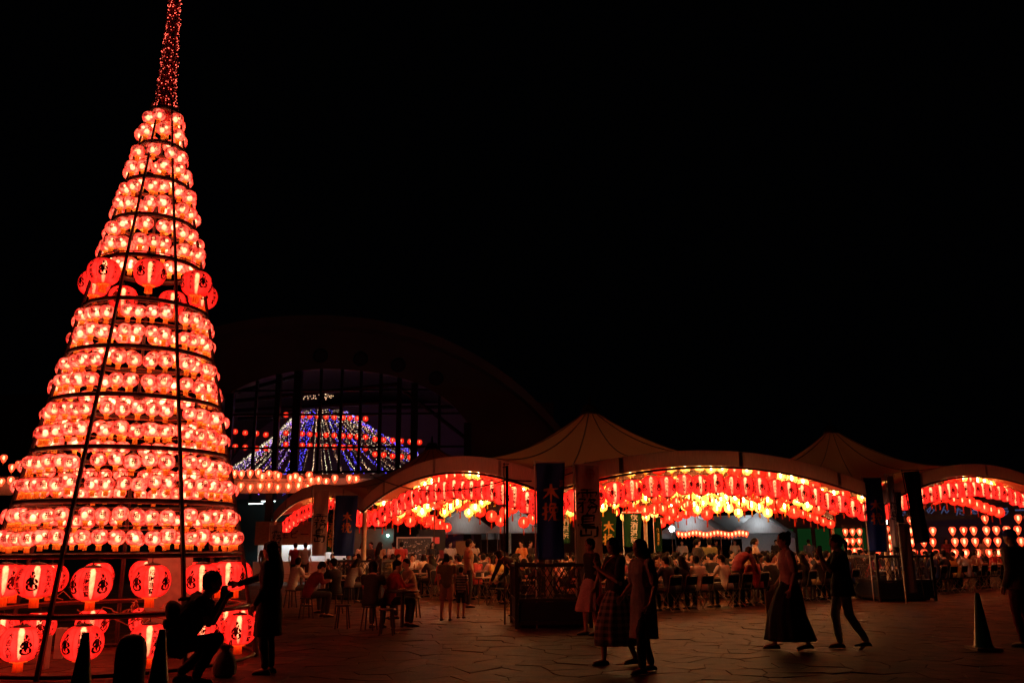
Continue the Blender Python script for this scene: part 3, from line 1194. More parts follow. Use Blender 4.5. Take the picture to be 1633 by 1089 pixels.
# middle canopy, wide arch (C) and the arch facing the hall (B), rows further and further in
lantern_row('lettered', O1, (.02, .035), (.99, .035), 21, za(2.28, 2.95), 'front row under the wide middle arch', g1, 0)
lantern_row('yellow', O1, (.06, .10), (.99, .10), 24, za(2.80, 3.45), 'second, high row, wide middle arch', g1, 0, 'red')
lantern_row('yellow', O1, (.12, .17), (.97, .17), 21, za(2.45, 3.10), 'third row under the wide middle arch', g1, 0, 'red')
lantern_row('yellow', O1, (.18, .26), (.97, .26), 23, za(2.42, 3.16), 'fourth row under the wide middle arch', g1, 0, 'red')
lantern_row('yellow', O1, (.26, .36), (.97, .36), 22, za(2.42, 3.14), 'fifth row under the wide middle arch', g1, 0)
lantern_row('yellow', O1, (.34, .48), (.97, .48), 17, za(2.42, 3.10), 'sixth row under the wide middle arch', g1, 0)
lantern_row('red', O1, (.50, .62), (.97, .62), 12, za(2.42, 3.0), 'seventh row under the wide middle arch', g1, 0, 'yellow')
lantern_row('yellow', O1, (.975, .06), (.975, .985), 20, za(2.42, 3.30), 'row by the shared beam, wide middle arch', g1, 0)
lantern_row('yellow', O1, (.90, .70), (.90, .985), 6, za(2.6, 2.75), 'short inner row, wide middle arch', g1, 0, 'red')
lantern_row('yellow', O1, (.06, .93), (.88, .93), 19, za(2.45, 3.28), 'back row, arch facing the hall', g1, 0)
lantern_row('yellow', O1, (.50, .82), (.88, .82), 9, za(2.6, 3.1), 'short back row, arch facing the hall', g1, 0, 'red')
lantern_row('lettered', O1, (.03, .05), (.03, .985), 19, za(2.28, 2.95), 'front row under the arch facing the hall', g1, 0)
lantern_row('yellow', O1, (.09, .16), (.09, .985), 18, za(2.80, 3.42), 'second, high row, arch facing the hall', g1, 0, 'red')
lantern_row('yellow', O1, (.15, .24), (.15, .97), 16, za(2.5, 3.12), 'third row, arch facing the hall', g1, 0, 'red')
lantern_row('yellow', O1, (.22, .33), (.22, .97), 15, za(2.5, 3.12), 'fourth row, arch facing the hall', g1, 0)
lantern_row('yellow', O1, (.30, .44), (.30, .97), 13, za(2.5, 3.08), 'fifth row, arch facing the hall', g1, 0)
lantern_row('yellow', O1, (.42, .56), (.42, .97), 9, za(2.5, 3.0), 'sixth row, arch facing the hall', g1, 0, 'red')
# stage end canopy (D), its own back edge seen through the middle canopy
lantern_row('lettered', O2, (.03, .04), (.97, .04), 21, za(2.30, 3.18), 'front row under the stage end arch', g2, 0)
lantern_row('yellow', O2, (.04, .11), (.97, .11), 24, za(2.80, 3.66), 'second, high row, stage end arch', g2, 0, 'red')
lantern_row('red', O2, (.05, .22), (.96, .22), 21, za(2.55, 3.10), 'third row under the stage end arch', g2, 0)
lantern_row('yellow', O2, (.15, .42), (.9, .42), 14, za(3.05, 3.7), 'high middle row, stage end canopy', g2, 0, 'red')
lantern_row('yellow', O2, (.25, .58), (.8, .58), 9, za(3.2, 3.7), 'high back row, stage end canopy', g2, 0)
lantern_row('yellow', O2, (.06, .72), (.97, .72), 18, za(2.95, 3.42), 'inner yellow row, stage end canopy', g2, 0)
lantern_row('yellow', O2, (.03, .84), (.97, .84), 22, za(2.85, 3.38), 'back yellow row, stage end canopy', g2, 0)
lantern_row('red', O2, (.02, .965), (.97, .965), 23, za(2.3, 3.05), 'row along the back edge, stage end canopy', g2, 0)
lantern_row('yellow', O2, (.05, .25), (.05, .70), 9, za(2.70, 2.95), 'short yellow row, stage end canopy', g2, 0)
# hall side canopy (A) and what shows of it through the arch B
lantern_row('lettered', O3, (.03, .04), (.03, .97), 19, za(2.28, 2.95), 'front row under the small far arch', g3, 0)
lantern_row('yellow', O3, (.09, .06), (.09, .97), 18, za(2.80, 3.42), 'second, high row, small far arch', g3, 0, 'red')
lantern_row('red', O3, (.2, .1), (.2, .95), 8, za(2.3, 2.6), 'third row under the small far arch', g3, 0)
lantern_row('yellow', O3, (.12, .10), (.96, .10), 20, za(2.75, 3.35), 'yellow row, hall side canopy', g3, 0, 'red')
lantern_row('red', O3, (.05, .04), (.47, .04), 12, za(2.25, 2.92), 'row over the shared beam, hall side canopy', g3, 0)
lantern_row('red', O3, (.52, .05), (.90, .05), 10, za(2.25, 2.62), 'second row over the shared beam, hall side canopy', g3, 0)
lantern_row('red', O3, (.20, .78), (.62, .78), 13, za(2.2, 2.95), 'third row from the back, hall side canopy', g3, 0)
lantern_row('red', O3, (.18, .87), (.64, .87), 16, za(2.2, 2.97), 'second row from the back, hall side canopy', g3, 0)
lantern_row('red', O3, (.16, .96), (.66, .96), 18, za(2.2, 2.97), 'row along the back edge, hall side canopy', g3, 0)

# ------------------------------------------------------------------ the big arched hall behind
HY = 58.0
M_HALL = mat('hall_cladding_dark', (0.12, 0.07, 0.065), 0.7, var=0.2, scale=.4)
M_HALL_ROOF = mat('hall_roof_metal', (0.14, 0.085, 0.078), 0.6, 0.0, var=0.2, scale=.3)
M_HALL_FRAME = mat('hall_frame_steel', (0.03, 0.026, 0.026), 0.5, 0.3)
M_HALL_IN = mat('hall_inner_wall', (0.42, 0.26, 0.30), 0.8, var=0.1, scale=.3)


def glass_mat():
    m, nt, out = node_mat('window_glass')
    N, L = nt.nodes.new, nt.links.new
    t, g, mx = N('ShaderNodeBsdfTransparent'), N('ShaderNodeBsdfGlossy'), N('ShaderNodeMixShader')
    t.inputs['Color'].default_value = (.86, .86, .9, 1)
    g.inputs['Roughness'].default_value = .03
    mx.inputs[0].default_value = .07
    L(t.outputs[0], mx.inputs[1])
    L(g.outputs[0], mx.inputs[2])
    L(mx.outputs[0], out.inputs['Surface'])
    return m


M_GLASS = glass_mat()
hall = thing('arched_hall', 'huge dark hall with a curved roof and tall arched glass front', 'hall', (0, 0, 0))


def smooth_curve(pts, n):
    """Catmull-Rom through points."""
    out = []
    q = [pts[0]] + list(pts) + [pts[-1]]
    for i in range(1, len(q) - 2):
        for k in range(n):
            t = k / n
            a, b, c, d = q[i - 1], q[i], q[i + 1], q[i + 2]
            out.append(tuple(.5 * (2 * b[j] + (c[j] - a[j]) * t + (2 * a[j] - 5 * b[j] + 4 * c[j] - d[j]) * t * t + (3 * b[j] - a[j] - 3 * c[j] + d[j]) * t ** 3) for j in range(2)))
    out.append(pts[-1])
    return out


xz = lambda x, y, Y=HY: (P(x, y, Y).x, P(x, y, Y).z)
roof_line = smooth_curve([xz(*p) for p in ((140, 700), (200, 620), (280, 560), (390, 522), (520, 512), (640, 526), (740, 562), (830, 622), (905, 702), (930, 750))], 6)
glass_line = smooth_curve([xz(*p) for p in ((330, 672), (365, 628), (430, 600), (510, 588), (590, 593), (650, 606), (710, 636), (748, 676))], 6)


def top_of(line, x):
    for a, b in zip(line, line[1:]):
        if a[0] <= x <= b[0]:
            return a[1] + (b[1] - a[1]) * (x - a[0]) / max(b[0] - a[0], 1e-6)
    return 0.0


# roof shell: a thick vault going back
b = MB()
rings = []
for x, z in roof_line:
    rings.append([(x, HY - 1.6, z), (x, HY + 30, z), (x, HY + 30, z - .7), (x, HY - 1.6, z - .7)])
b.loft(rings)
roof_o = part('roof', b, M_HALL_ROOF, hall, angle=30)
for k in range(6, len(roof_line) - 4, 7):
    x, z = roof_line[k]
    b = MB()
    b.box((x, HY + 14, z + .05), (.14, 31, .22))
    part('roof_rib', b, M_HALL_FRAME, roof_o, smooth=False)
# gable wall between roof and glass
b = MB()
x0, x1 = glass_line[0][0], glass_line[-1][0]
front = []
N_ = 60
xa, xb = roof_line[2][0], roof_line[-2][0]
rings = []
for i in range(N_ + 1):
    x = xa + (xb - xa) * i / N_
    zt = top_of(roof_line, x) - .65
    zb = top_of(glass_line, x) if x0 < x < x1 else 0.0
    zb = min(zb, zt - .05)
    rings.append([(x, HY + .0, zt), (x, HY + .5, zt), (x, HY + .5, zb), (x, HY + .0, zb)])
b.loft(rings)
part('gable_wall', b, M_HALL, hall, angle=30)
for x, y in ((575, 572), (635, 582), (695, 603), (511, 567)):
    p = P(x, y, HY - .05)
    b = MB()
    b.tube([(p.x + .45 * math.cos(k * PI / 10), HY - .06, p.z + .45 * math.sin(k * PI / 10)) for k in range(20)], .07, 6, closed=True)
    w = part('round_window', b, M_HALL_FRAME, hall)
    b = MB()
    b.ball((p.x, HY - .03, p.z), (.42, .02, .42), 16, 6)
    part('pane', b, M_GLASS, w)
cols = [(330, .5), (363, .55), (405, .16), (440, .34), (471, .5), (508, .16), (542, .16), (573, .16), (605, .2), (635, .3), (660, .42), (700, .16), (746, .5)]
cx = []
for x, w in cols:
    px = P(x, 680, HY).x
    cx.append(px)
    zt = top_of(glass_line, px) if x0 < px < x1 else P(x, 660, HY).z
    b = MB()
    b.box((px, HY + .2, zt / 2), (w, .45 if w > .3 else .25, zt))
    part('column' if w > .3 else 'mullion', b, M_HALL_FRAME, hall, smooth=False)
zs = [P(500, y, HY).z for y in (752, 713, 660, 622)]
for z in zs:
    b = MB()
    b.box(((x0 + x1) / 2, HY + .22, z), (x1 - x0, .18, .13))
    part('transom', b, M_HALL_FRAME, hall, smooth=False)
for i in range(len(cx) - 1):
    zz = [0.1] + zs
    for k in range(len(zz)):
        xm = (cx[i] + cx[i + 1]) / 2
        zt = zz[k + 1] if k + 1 < len(zz) else top_of(glass_line, xm)
        if zt - zz[k] < .2 or zz[k] > top_of(glass_line, xm):
            continue
        zt = min(zt, top_of(glass_line, xm)) if x0 < xm < x1 else zt
        b = MB()
        b.box((xm, HY + .3, (zz[k] + zt) / 2), (cx[i + 1] - cx[i] - .05, .012, zt - zz[k] - .04))
        part('pane', b, M_GLASS, hall, smooth=False)
b = MB()
b.box(((x0 + x1) / 2, HY + 27, 7.5), (x1 - x0 + 14, .3, 15.5))
part('inner_wall', b, M_HALL_IN, hall, smooth=False)
b = MB()
b.box(((x0 + x1) / 2, HY + 14, .03), (x1 - x0 + 14, 26, .06))
part('inner_floor', b, M_HALL, hall, smooth=False)
for k, (xa_, ya_, xb_, yb_, Y) in enumerate(((372, 640, 640, 612, 64), (372, 655, 640, 640, 66), (380, 625, 470, 600, 65), (640, 620, 745, 700, 66), (610, 650, 745, 648, 68), (660, 600, 745, 660, 64), (380, 668, 470, 662, 67))):
    b = MB()
    b.tube([P(xa_, ya_, Y), P(xb_, yb_, Y)], .16, 6)
    part('roof_truss', b, M_HALL_FRAME, hall)

# the cone of light strings hanging inside the hall
LED = {'white': glow('led_white', (1.0, 0.80, 0.45), 3.4, .95), 'blue': glow('led_blue', (0.10, 0.07, 1.0), 5.5, .9),
       'purple': glow('led_purple', (0.45, 0.16, 1.0), 3.6, .9), 'amber': glow('led_amber', (1.0, 0.55, 0.28), 3.5, .95), 'pink': glow('led_pink', (1.0, 0.25, 0.25), 4.0, .9)}
apex = P(508, 626, 70)
bc = P(558, 775, 70)
cone = thing('light_cone', 'wide cone of white, blue and purple light strings hanging inside the glass hall', 'light decoration', (apex.x, apex.y, 0))
rl = random.Random(21)
NS = 60
for k in range(NS):
    a = 2 * PI * k / NS
    e = Vector((bc.x + 11.8 * math.cos(a), bc.y + 8.0 * math.sin(a), bc.z - .3))
    if math.cos(a) < -.90:
        colr = 'white'
    elif math.cos(a) < -.72:
        colr = 'purple'
    elif k % 7 == 0 or k % 14 == 1:
        colr = 'blue'
    elif k % 17 == 4:
        colr = 'pink'
    else:
        colr = 'white' if k % 2 else 'amber'
    dense = 120 if colr in ('white', 'purple', 'blue') and (math.cos(a) < -.7 or colr == 'blue') else 60
    b = MB()
    for i in range(dense):
        q = .16 + .84 * (i + rl.random()) / dense
        p = apex.lerp(e, q)
        p.z -= 1.1 * math.sin(PI * q) * .6
        w_ = .13 if dense > 100 else .035
        p += Vector((rl.uniform(-w_, w_), rl.uniform(-w_, w_), rl.uniform(-.05, .05)))
        s = rl.uniform(.014, .036)
        c = p - Vector((apex.x, apex.y, 0))
        b.add([(c.x + s, c.y, c.z), (c.x - s, c.y, c.z), (c.x, c.y + s, c.z), (c.x, c.y - s, c.z), (c.x, c.y, c.z + s), (c.x, c.y, c.z - s)],
              [(0, 2, 4), (2, 1, 4), (1, 3, 4), (3, 0, 4), (2, 0, 5), (1, 2, 5), (3, 1, 5), (0, 3, 5)])
    o = part('light_string', b, LED[colr], cone, smooth=False)
    o['kind'] = 'stuff'
b = MB()
for k in range(46):
    p = P(rl.uniform(484, 534), rl.uniform(627, 638), 70 + rl.uniform(-1, 1)) - Vector((apex.x, apex.y, 0))
    b.ball(p, .03, 4, 3)
tag(part('crown_lights', b, LED['amber'], cone, smooth=False), kind='stuff')

rows = []
for y in (661, 690, 708):
    rows.append(('over the light cone', [(x, y + (x - 450) * .05) for x in (456, 482, 494, 507, 520, 533, 547, 558, 570, 583)], y))
rows.append(('at its dim end', [(375, 688), (391, 690), (409, 691), (424, 693)], 690))
rows.append(('at its dim end', [(375, 712), (391, 713), (409, 715), (424, 715)], 713))
rows.append(('by the last columns', [(598, 700), (612, 701), (626, 702), (640, 703), (654, 704), (669, 705)], 702))
rows.append(('by the last columns', [(598, 724), (612, 725), (626, 727), (640, 728), (654, 729)], 727))
for ri, (wh, pp, y) in enumerate(rows):
    for i, (x, yy) in enumerate(pp):
        p = P(x, yy, 61.5)
        LAN['red'].place(p, rl.uniform(0, 6), f'plain red lantern inside the hall, {ORD[i]} from the left, {ORD[ri]} string, {wh}', 'lanterns strung inside the hall')
    a, c = P(pp[0][0] - 8, pp[0][1] - 7, 61.5), P(pp[-1][0] + 8, pp[-1][1] - 7, 61.5)
    cord('hanging_rope', f'thin rope of the {ORD[ri]} lantern string inside the glass hall', [a, c], .01, 'ropes inside the hall')

# low wing in front of the hall with its eaves beam, and the strings of small lanterns along it
M_WING = mat('wing_wall_teal', (0.05, 0.11, 0.12), 0.6, var=.2, scale=.6)
M_EAVE = mat('eave_panel', (0.55, 0.45, 0.40), 0.6)
WY = 47.0
wl, wr = P(-160, 775, WY), P(690, 775, WY)
wing = thing('entrance_wing', 'long low entrance wing of the hall with a pale eaves beam', 'building', (0, 0, 0))
zt, zb = P(300, 764, WY).z, P(300, 787, WY).z
b = MB(); b.box(((wl.x + wr.x) / 2, WY + .2, (zt + zb) / 2), (wr.x - wl.x, .4, zt - zb)); part('eaves_beam', b, M_EAVE, wing, smooth=False)
b = MB(); b.box(((wl.x + wr.x) / 2, WY + 4.6, zt + .12), (wr.x - wl.x, 9.2, .2)); part('flat_roof', b, M_HALL_ROOF, wing, smooth=False)
b = MB(); b.box(((wl.x + wr.x) / 2, WY + 6.2, zb / 2), (wr.x - wl.x, .25, zb)); part('back_wall', b, M_WING, wing, smooth=False)
for i, x in enumerate((-60, 20, 100, 180, 260, 340, 428, 540, 620)):
    p = P(x, 800, WY)
    b = MB(); b.box((p.x, WY + .25, zb / 2), (.35, .35, zb - .01)); part('pillar', b, M_HALL_FRAME, wing, smooth=False)
M_TUBE = glow('tube_light', (0.85, 1.0, 1.0), 6.0)
for i, (x, y) in enumerate(((408, 803), (428, 799), (200, 812), (30, 812))):
    p = P(x, y, WY + 3)
    t = thing('tube_lamp', f'white tube lamp under the entrance wing, {ORD[[2, 3, 1, 0][i]]} from the left', 'lamp', (p.x, p.y, p.z), 0, 'tube lamps under the entrance wing')
    b = MB(); b.box((0, 0, .05), (.9, .14, .06)); part('housing', b, M_WHITE, t, smooth=False)
    b = MB(); b.tube([(-.4, 0, 0), (.4, 0, 0)], .022, 8); part('tube', b, M_TUBE, t)
topx = [-22, -9, 6, 19, 30, 41, 47, 58, 70] + [374, 385, 399, 412, 418, 429, 440, 444, 463, 471, 478, 493, 496, 508, 520, 534, 557, 568]
topy = [740, 742, 731, 746, 741, 736, 749, 742, 745] + [755, 756, 755, 754, 760, 756, 757, 759, 762, 760, 765, 758, 766, 765, 768, 763, 763, 764]
for i, (x, y) in enumerate(zip(topx, topy)):
    k = i if i < 9 else i - 9
    where = 'beyond the tower' if i < 9 else 'between tower and canopies'
    LAN['string'].place(P(x, y, WY - .5 + .3 * math.sin(i)), rl.uniform(0, 6), f'small orange lantern above the eaves beam {where}, {ORD[k]} from the left', 'small lanterns strung along the eaves', 1.42)
botx = [-15, 2, 17, 37, 52, 66] + [384, 399, 415, 429, 443, 460, 476, 491]
for i, x in enumerate(botx):
    k = i if i < 6 else i - 6
    where = 'beyond the tower' if i < 6 else 'between tower and canopies'
    LAN['string'].place(P(x, 767 + (9 if i > 5 else 0) + 1.5 * math.sin(i * 2), WY - .55), rl.uniform(0, 6), f'small orange lantern on the eaves beam {where}, {ORD[k]} from the left', 'small lanterns strung along the eaves', 1.42)
for nm, xa_, xb_, y in (('upper', -40, 95, 730), ('upper', 366, 600, 752), ('lower', -40, 95, 757), ('lower', 366, 520, 765)):
    pts = [P(xa_ + (xb_ - xa_) * q, y + 3 * math.sin(q * PI) + (xb_ > 300) * 10 * q * (nm == 'upper'), WY - .45) for q in [i / 12 for i in range(13)]]
    cord('hanging_rope', f'{nm} rope of small lanterns along the eaves, ' + ('beyond the tower' if xb_ < 100 else 'beside the canopies'), pts, .012, 'ropes along the eaves')
# dim building far to the side
p0, p1 = P(-200, 648, 70), P(112, 640, 70)
t = thing('side_building', 'dim flat roofed building far behind the lantern tower', 'building', (0, 0, 0))
b = MB(); b.box(((p0.x + p1.x) / 2, 76, p1.z / 2), (p1.x - p0.x, 12, p1.z)); part('wall', b, M_HALL, t, smooth=False)
b = MB(); b.box(((p0.x + p1.x) / 2, 75.6, p1.z + .25), (p1.x - p0.x + .8, 13, .5)); part('roof', b, M_HALL_ROOF, t, smooth=False)
for k in range(6):
    x = p0.x + (p1.x - p0.x) * (k + .5) / 6
    b = MB(); b.box((x, 69.96, p1.z * .62), (1.9, .1, 2.0)); w = part('window', b, M_HALL_FRAME, t, smooth=False)
    b = MB(); b.box((x, 69.9, p1.z * .62), (1.7, .03, 1.8)); part('pane', b, M_GLASS, w, smooth=False)

# ------------------------------------------------------------------ marquees, stalls and stage behind the canopies
M_VINYL = fringe_mat('marquee_vinyl', (0.74, 0.75, 0.76), 0.45)
M_LAMPW = glow('white_flood', (0.9, 0.97, 1.0), 38.0)


M_LAMPD = glow('dim_marquee_lamp', (0.9, 1.0, 0.92), 14.0)


def marquee(loc, rz, w, d, label, wall=True, lamp=None):
    t = thing('marquee', label, 'marquee', loc, rz)
    h, r = 2.1, 3.25
    b = MB()
    b.add([(-w / 2, -d / 2, h), (w / 2, -d / 2, h), (0, -d / 2, r), (-w / 2, d / 2, h), (w / 2, d / 2, h), (0, d / 2, r)], [(0, 2, 5, 3), (2, 1, 4, 5)])
    part('roof', b, M_VINYL, t, smooth=False)
    for y in (-d / 2 - .004, d / 2 + .004):
        b = MB()
        b.add([(-w / 2, y, h), (w / 2, y, h), (0, y, r)], [(0, 1, 2)])
        part('gable', b, M_VINYL, t, smooth=False)
    for sx in (-1, 1):
        b = MB(); b.box((sx * w / 2, 0, h - .14), (.02, d, .28)); part('valance', b, M_VINYL, t, smooth=False)
        for sy in (-1, 1):
            b = MB(); b.tube([(sx * (w / 2 - .04), sy * (d / 2 - .04), 0), (sx * (w / 2 - .04), sy * (d / 2 - .04), h)], .022, 6); part('pole', b, M_CHROME, t)
    if wall:
        b = MB(); b.box((0, d / 2 - .1, h / 2), (w - .1, .02, h - .05)); part('wall_sheet', b, M_VINYL, t, smooth=False)
        b = MB(); b.box((0, -d / 2 + .35, .45), (w - .5, .5, .9)); part('counter', b, M_WHITE, t, smooth=False)
    b = MB(); b.tube([(-.5, -d / 2 + .55, r - .62), (.5, -d / 2 + .55, r - .62)], .03, 8); part('tube_lamp', b, lamp or M_LAMPW, t)
    return t


def at(x, y, Y):
    p = P(x, y, Y)
    return (p.x, p.y, 0)


marquee(at(1112, 860, 50), R(-24), 3.4, 3.6, 'white gabled marquee with small red lanterns along it, behind the middle canopy', False)
marquee(at(1218, 858, 52), R(-24), 3.2, 3.6, 'white gabled marquee with a bright white wall sheet, behind the middle canopy')
marquee(at(1165, 858, 56), R(66), 3.4, 3.4, 'white marquee joining the two gabled marquees with its long sloping roof', False)
marquee(at(728, 862, 44), R(16), 3.4, 3.4, 'white gabled marquee seen under the arch that faces the hall', False, M_LAMPD)
marquee(at(838, 862, 43), R(-10), 3.2, 3.2, 'white gabled marquee behind the wide blue banner', False, M_LAMPD)
marquee(at(470, 862, 52), R(5), 3.4, 3.0, 'white lit marquee deep behind the small far arch')
rm = random.Random(31)
for i in range(20):
    x = 1082 + i * 5.7
    LAN['string'].place(P(x, 851 + 1.5 * math.sin(i), 46.5), rm.uniform(0, 6), f'small orange lantern on the marquee front, {ORD[i]} from the left', 'small lanterns along the marquees')
cord('hanging_rope', 'thin rope of small lanterns along the front of the white marquees', [P(1078, 846, 46.5), P(1195, 846, 46.5)], .01)

# serving stall under the small far arch
M_BROWN = mat('brown_board', (0.34, 0.20, 0.10), 0.7)
st = thing('food_stall', 'white lit serving stall with a brown board above, under the small far arch', 'stall', at(486, 870, 41), R(8))
b = MB(); b.box((0, .8, 1.1), (4.4, .06, 2.2)); part('back_panel', b, M_WHITE, st, smooth=False)
b = MB(); b.box((0, -.3, .45), (4.4, .5, .9)); part('counter', b, M_WHITE, st, smooth=False)
b = MB(); b.box((0, -.35, 2.15), (4.4, .05, 1.05)); part('sign_board', b, M_BROWN, st, smooth=False)
b = MB(); b.tube([(-1.6, .2, 1.9), (1.6, .2, 1.9)], .03, 8); part('tube_lamp', b, M_LAMPW, st)
b = MB(); lettering(b, [(glyph(c), -.9 + .45 * i, 0, .36) for i, c in enumerate('生ビール')], lambda u, v: (u, -.381, 2.1 + v)); o = part('lettering', b, M_INK, st, smooth=False); o['kind'] = 'stuff'
# teal lit wall with its lamp, boards and a red sign under the arch facing the hall
tl = thing('teal_partition', 'teal partition wall lit by a pale green lamp, under the arch facing the hall', 'partition', at(594, 862, 40), R(4))
M_TEAL = mat('teal_paint', (0.08, 0.26, 0.30), 0.5, var=.2, scale=2)
b = MB(); b.box((0, 0, 1.15), (1.9, .1, 2.3)); part('panel', b, M_TEAL, tl, smooth=False)
b = MB(); b.ball((.7, -.3, 2.0), .06, 8, 6); part('lamp', b, glow('pale_green_lamp', (.5, 1, .75), 12.0), tl)
b = MB(); b.tube([(.7, -.05, 2.1), (.7, -.3, 2.08)], .015, 5); part('lamp_arm', b, M_STEEL, tl)
nb = thing('notice_board', 'grey notice board in a pale frame covered with chalk writing', 'notice board', at(661, 870, 36), R(6))
M_SLATE = mat('slate_board', (0.09, 0.10, 0.10), 0.6, var=.6, scale=30)
b = MB(); b.box((0, 0, 1.35), (1.35, .04, 1.0)); part('slate', b, M_SLATE, nb, smooth=False)
for c, s_ in (((0, -.03, 1.87), (1.45, .05, .05)), ((0, -.03, .83), (1.45, .05, .05)), ((-.7, -.03, 1.35), (.05, .05, .99)), ((.7, -.03, 1.35), (.05, .05, .99))):
    b = MB(); b.box(c, s_); part('frame', b, M_WHITE, nb, smooth=False)
for sx in (-.6, .6):
    b = MB(); b.tube([(sx, .05, 0), (sx, .02, 1.9)], .02, 6); part('leg', b, M_STEEL, nb)
b = MB()
for k in range(70):
    x, z = rm.uniform(-.6, .6), rm.uniform(.95, 1.75)
    b.box((x, -.024, z), (rm.uniform(.02, .09), .006, rm.uniform(.008, .05)))
tag(part('chalk_marks', b, M_WHITE, nb, smooth=False), kind='stuff')
eb = thing('easel_board', 'brown easel board standing before the white marquee', 'easel board', at(738, 872, 38), R(-4))
b = MB(); b.box((0, 0, 1.2), (.62, .03, 1.05), M=Matrix.Rotation(R(-8), 3, 'X')); part('board', b, M_BROWN, eb, smooth=False)
for sx in (-.28, .28):
    b = MB(); b.tube([(sx, -.05, 0), (sx * .8, .09, 1.75)], .018, 6); part('leg', b, M_STEEL, eb)
rs = thing('red_sign_stand', 'dark cabinet stall with a small red lit sign on its front', 'stall', at(689, 872, 37), R(4))
b = MB(); b.box((0, 0, 1.1), (1.1, .7, 2.2)); part('cabinet', b, M_BLACK, rs, smooth=False)
b = MB(); b.box((0, -.37, 1.75), (.62, .03, .26)); part('sign', b, glow('red_sign_face', (1, .06, .03), .5), rs, smooth=False)
for k in range(8):
    b = MB(); b.box((-.4 + .26 * (k % 4), -.365, .75 + .45 * (k // 4)), (.2, .02, .32)); part('poster', b, mat('poster_red' if k % 3 else 'poster_pale', (.4, .06, .06) if k % 3 else (.5, .45, .4)), rs, smooth=False)
# low building with green panels, their lit look put in as glow
gf = thing('green_panel_building', 'low building with green lit panels behind the middle canopy', 'building', at(1312, 860, 55), R(-15))
M_GREENGLOW = glow('green_panel_glow', (.05, .30, .06), .06)  # glow in place of lamp light falling on green boards
b = MB(); b.box((0, .3, 1.6), (5.4, .4, 3.2)); part('wall', b, M_HALL, gf, smooth=False)
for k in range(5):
    b = MB(); b.box((-2.1 + 1.05 * k, .06, 1.5), (.9, .05, 1.9)); w = part('window', b, M_HALL_FRAME, gf, smooth=False)  # frame of one green panel; the pane below holds the glow
    b = MB(); b.box((-2.1 + 1.05 * k, .02, 1.5), (.8, .03, 1.8)); part('pane', b, M_GREENGLOW, w, smooth=False)
pts = []
for (xa_, ya_, Ya), (xb_, yb_, Yb), sag in (((590, 757, 26.5), (812, 764, 18.3), .35), ((812, 764, 18.3), (916, 752, 18.0), .1)):
    a, c = P(xa_, ya_, Ya), P(xb_, yb_, Yb)
    pts += [a.lerp(c, q) - Vector((0, 0, sag * 4 * q * (1 - q))) for q in [i / 14 for i in range(15)]]
b = MB(); b.tube(pts, .014, 6)
tag(obj('slung_cable', b.mesh('slung_cable', M_BLACK)), 'black cable slung across the arch facing the hall to the tall furled banner', 'cable')
# flood lamps
for x, y, Y, s_, lab in ((1408, 832, 25.6, .10, 'bright white flood lamp on a pole beside the dark blue banner'), (1071, 843, 38, .12, 'white globe lamp by the first gabled marquee'), (693, 808, 33, .10, 'white globe lamp hanging among the yellow lanterns')):
    p = P(x, y, Y)
    t = thing('flood_lamp', lab, 'lamp', (p.x, p.y, 0))
    b = MB(); b.ball((0, -.06, p.z), s_, 12, 8); part('globe', b, M_LAMPW, t)
    b = MB(); b.tube([(0, 0, 0), (0, 0, p.z + .12)], .022, 6); part('pole', b, M_STEEL, t)
    b = MB(); b.lathe([(.03, p.z + s_ * .9), (.07, p.z + s_ * .95), (.05, p.z + s_ * 1.4)], 10, (0, -.06, 0), cap=True); part('socket', b, M_STEEL, t)

# stage and lantern walls
SY = 46.0
stage = thing('stage', 'low festival stage with a dark roof and a blue lit title sign', 'stage', at(1550, 880, SY), R(-28))
M_STAGE = mat('stage_deck', (.35, .33, .38), .6)
b = MB(); b.box((0, 2.0, .35), (7.5, 4, .7)); part('platform', b, M_STAGE, stage, smooth=False)
b = MB(); b.box((0, 3.9, 1.7), (7.5, .1, 3.4)); part('backdrop', b, mat('stage_backdrop', (.05, .04, .06)), stage, smooth=False)
b = MB(); b.box((0, 2, 3.55), (7.9, 4.3, .18)); part('stage_roof', b, M_HALL_ROOF, stage, smooth=False)
for sx in (-3.7, 3.7):
    for y in (.1, 3.8):
        b = MB(); b.box((sx, y, 1.75), (.12, .12, 3.42)); part('pillar', b, M_STEEL, stage, smooth=False)
b = MB(); b.box((0, -.16, 3.05), (7.2, .06, .85)); sg = part('title_sign', b, mat('sign_dark_blue', (.02, .03, .10), .5, var=.5, scale=3), stage, smooth=False)
b = MB(); lettering(b, [(glyph(c), -3.05 + .68 * i, rm.uniform(-.16, .16), .42) for i, c in enumerate('さ三のんたるとラー')], lambda u, v: (u, -.195, 3.05 + v))
o = part('lettering', b, glow('sign_blue_letters', (.25, .32, .75), .16), stage, smooth=False); o['kind'] = 'stuff'
b = MB(); b.tube([(-2.5, 1.0, 3.4), (2.5, 1.0, 3.4)], .03, 6); part('tube_lamp', b, glow('stage_violet_tube', (.5, .35, 1), 4.0), stage)


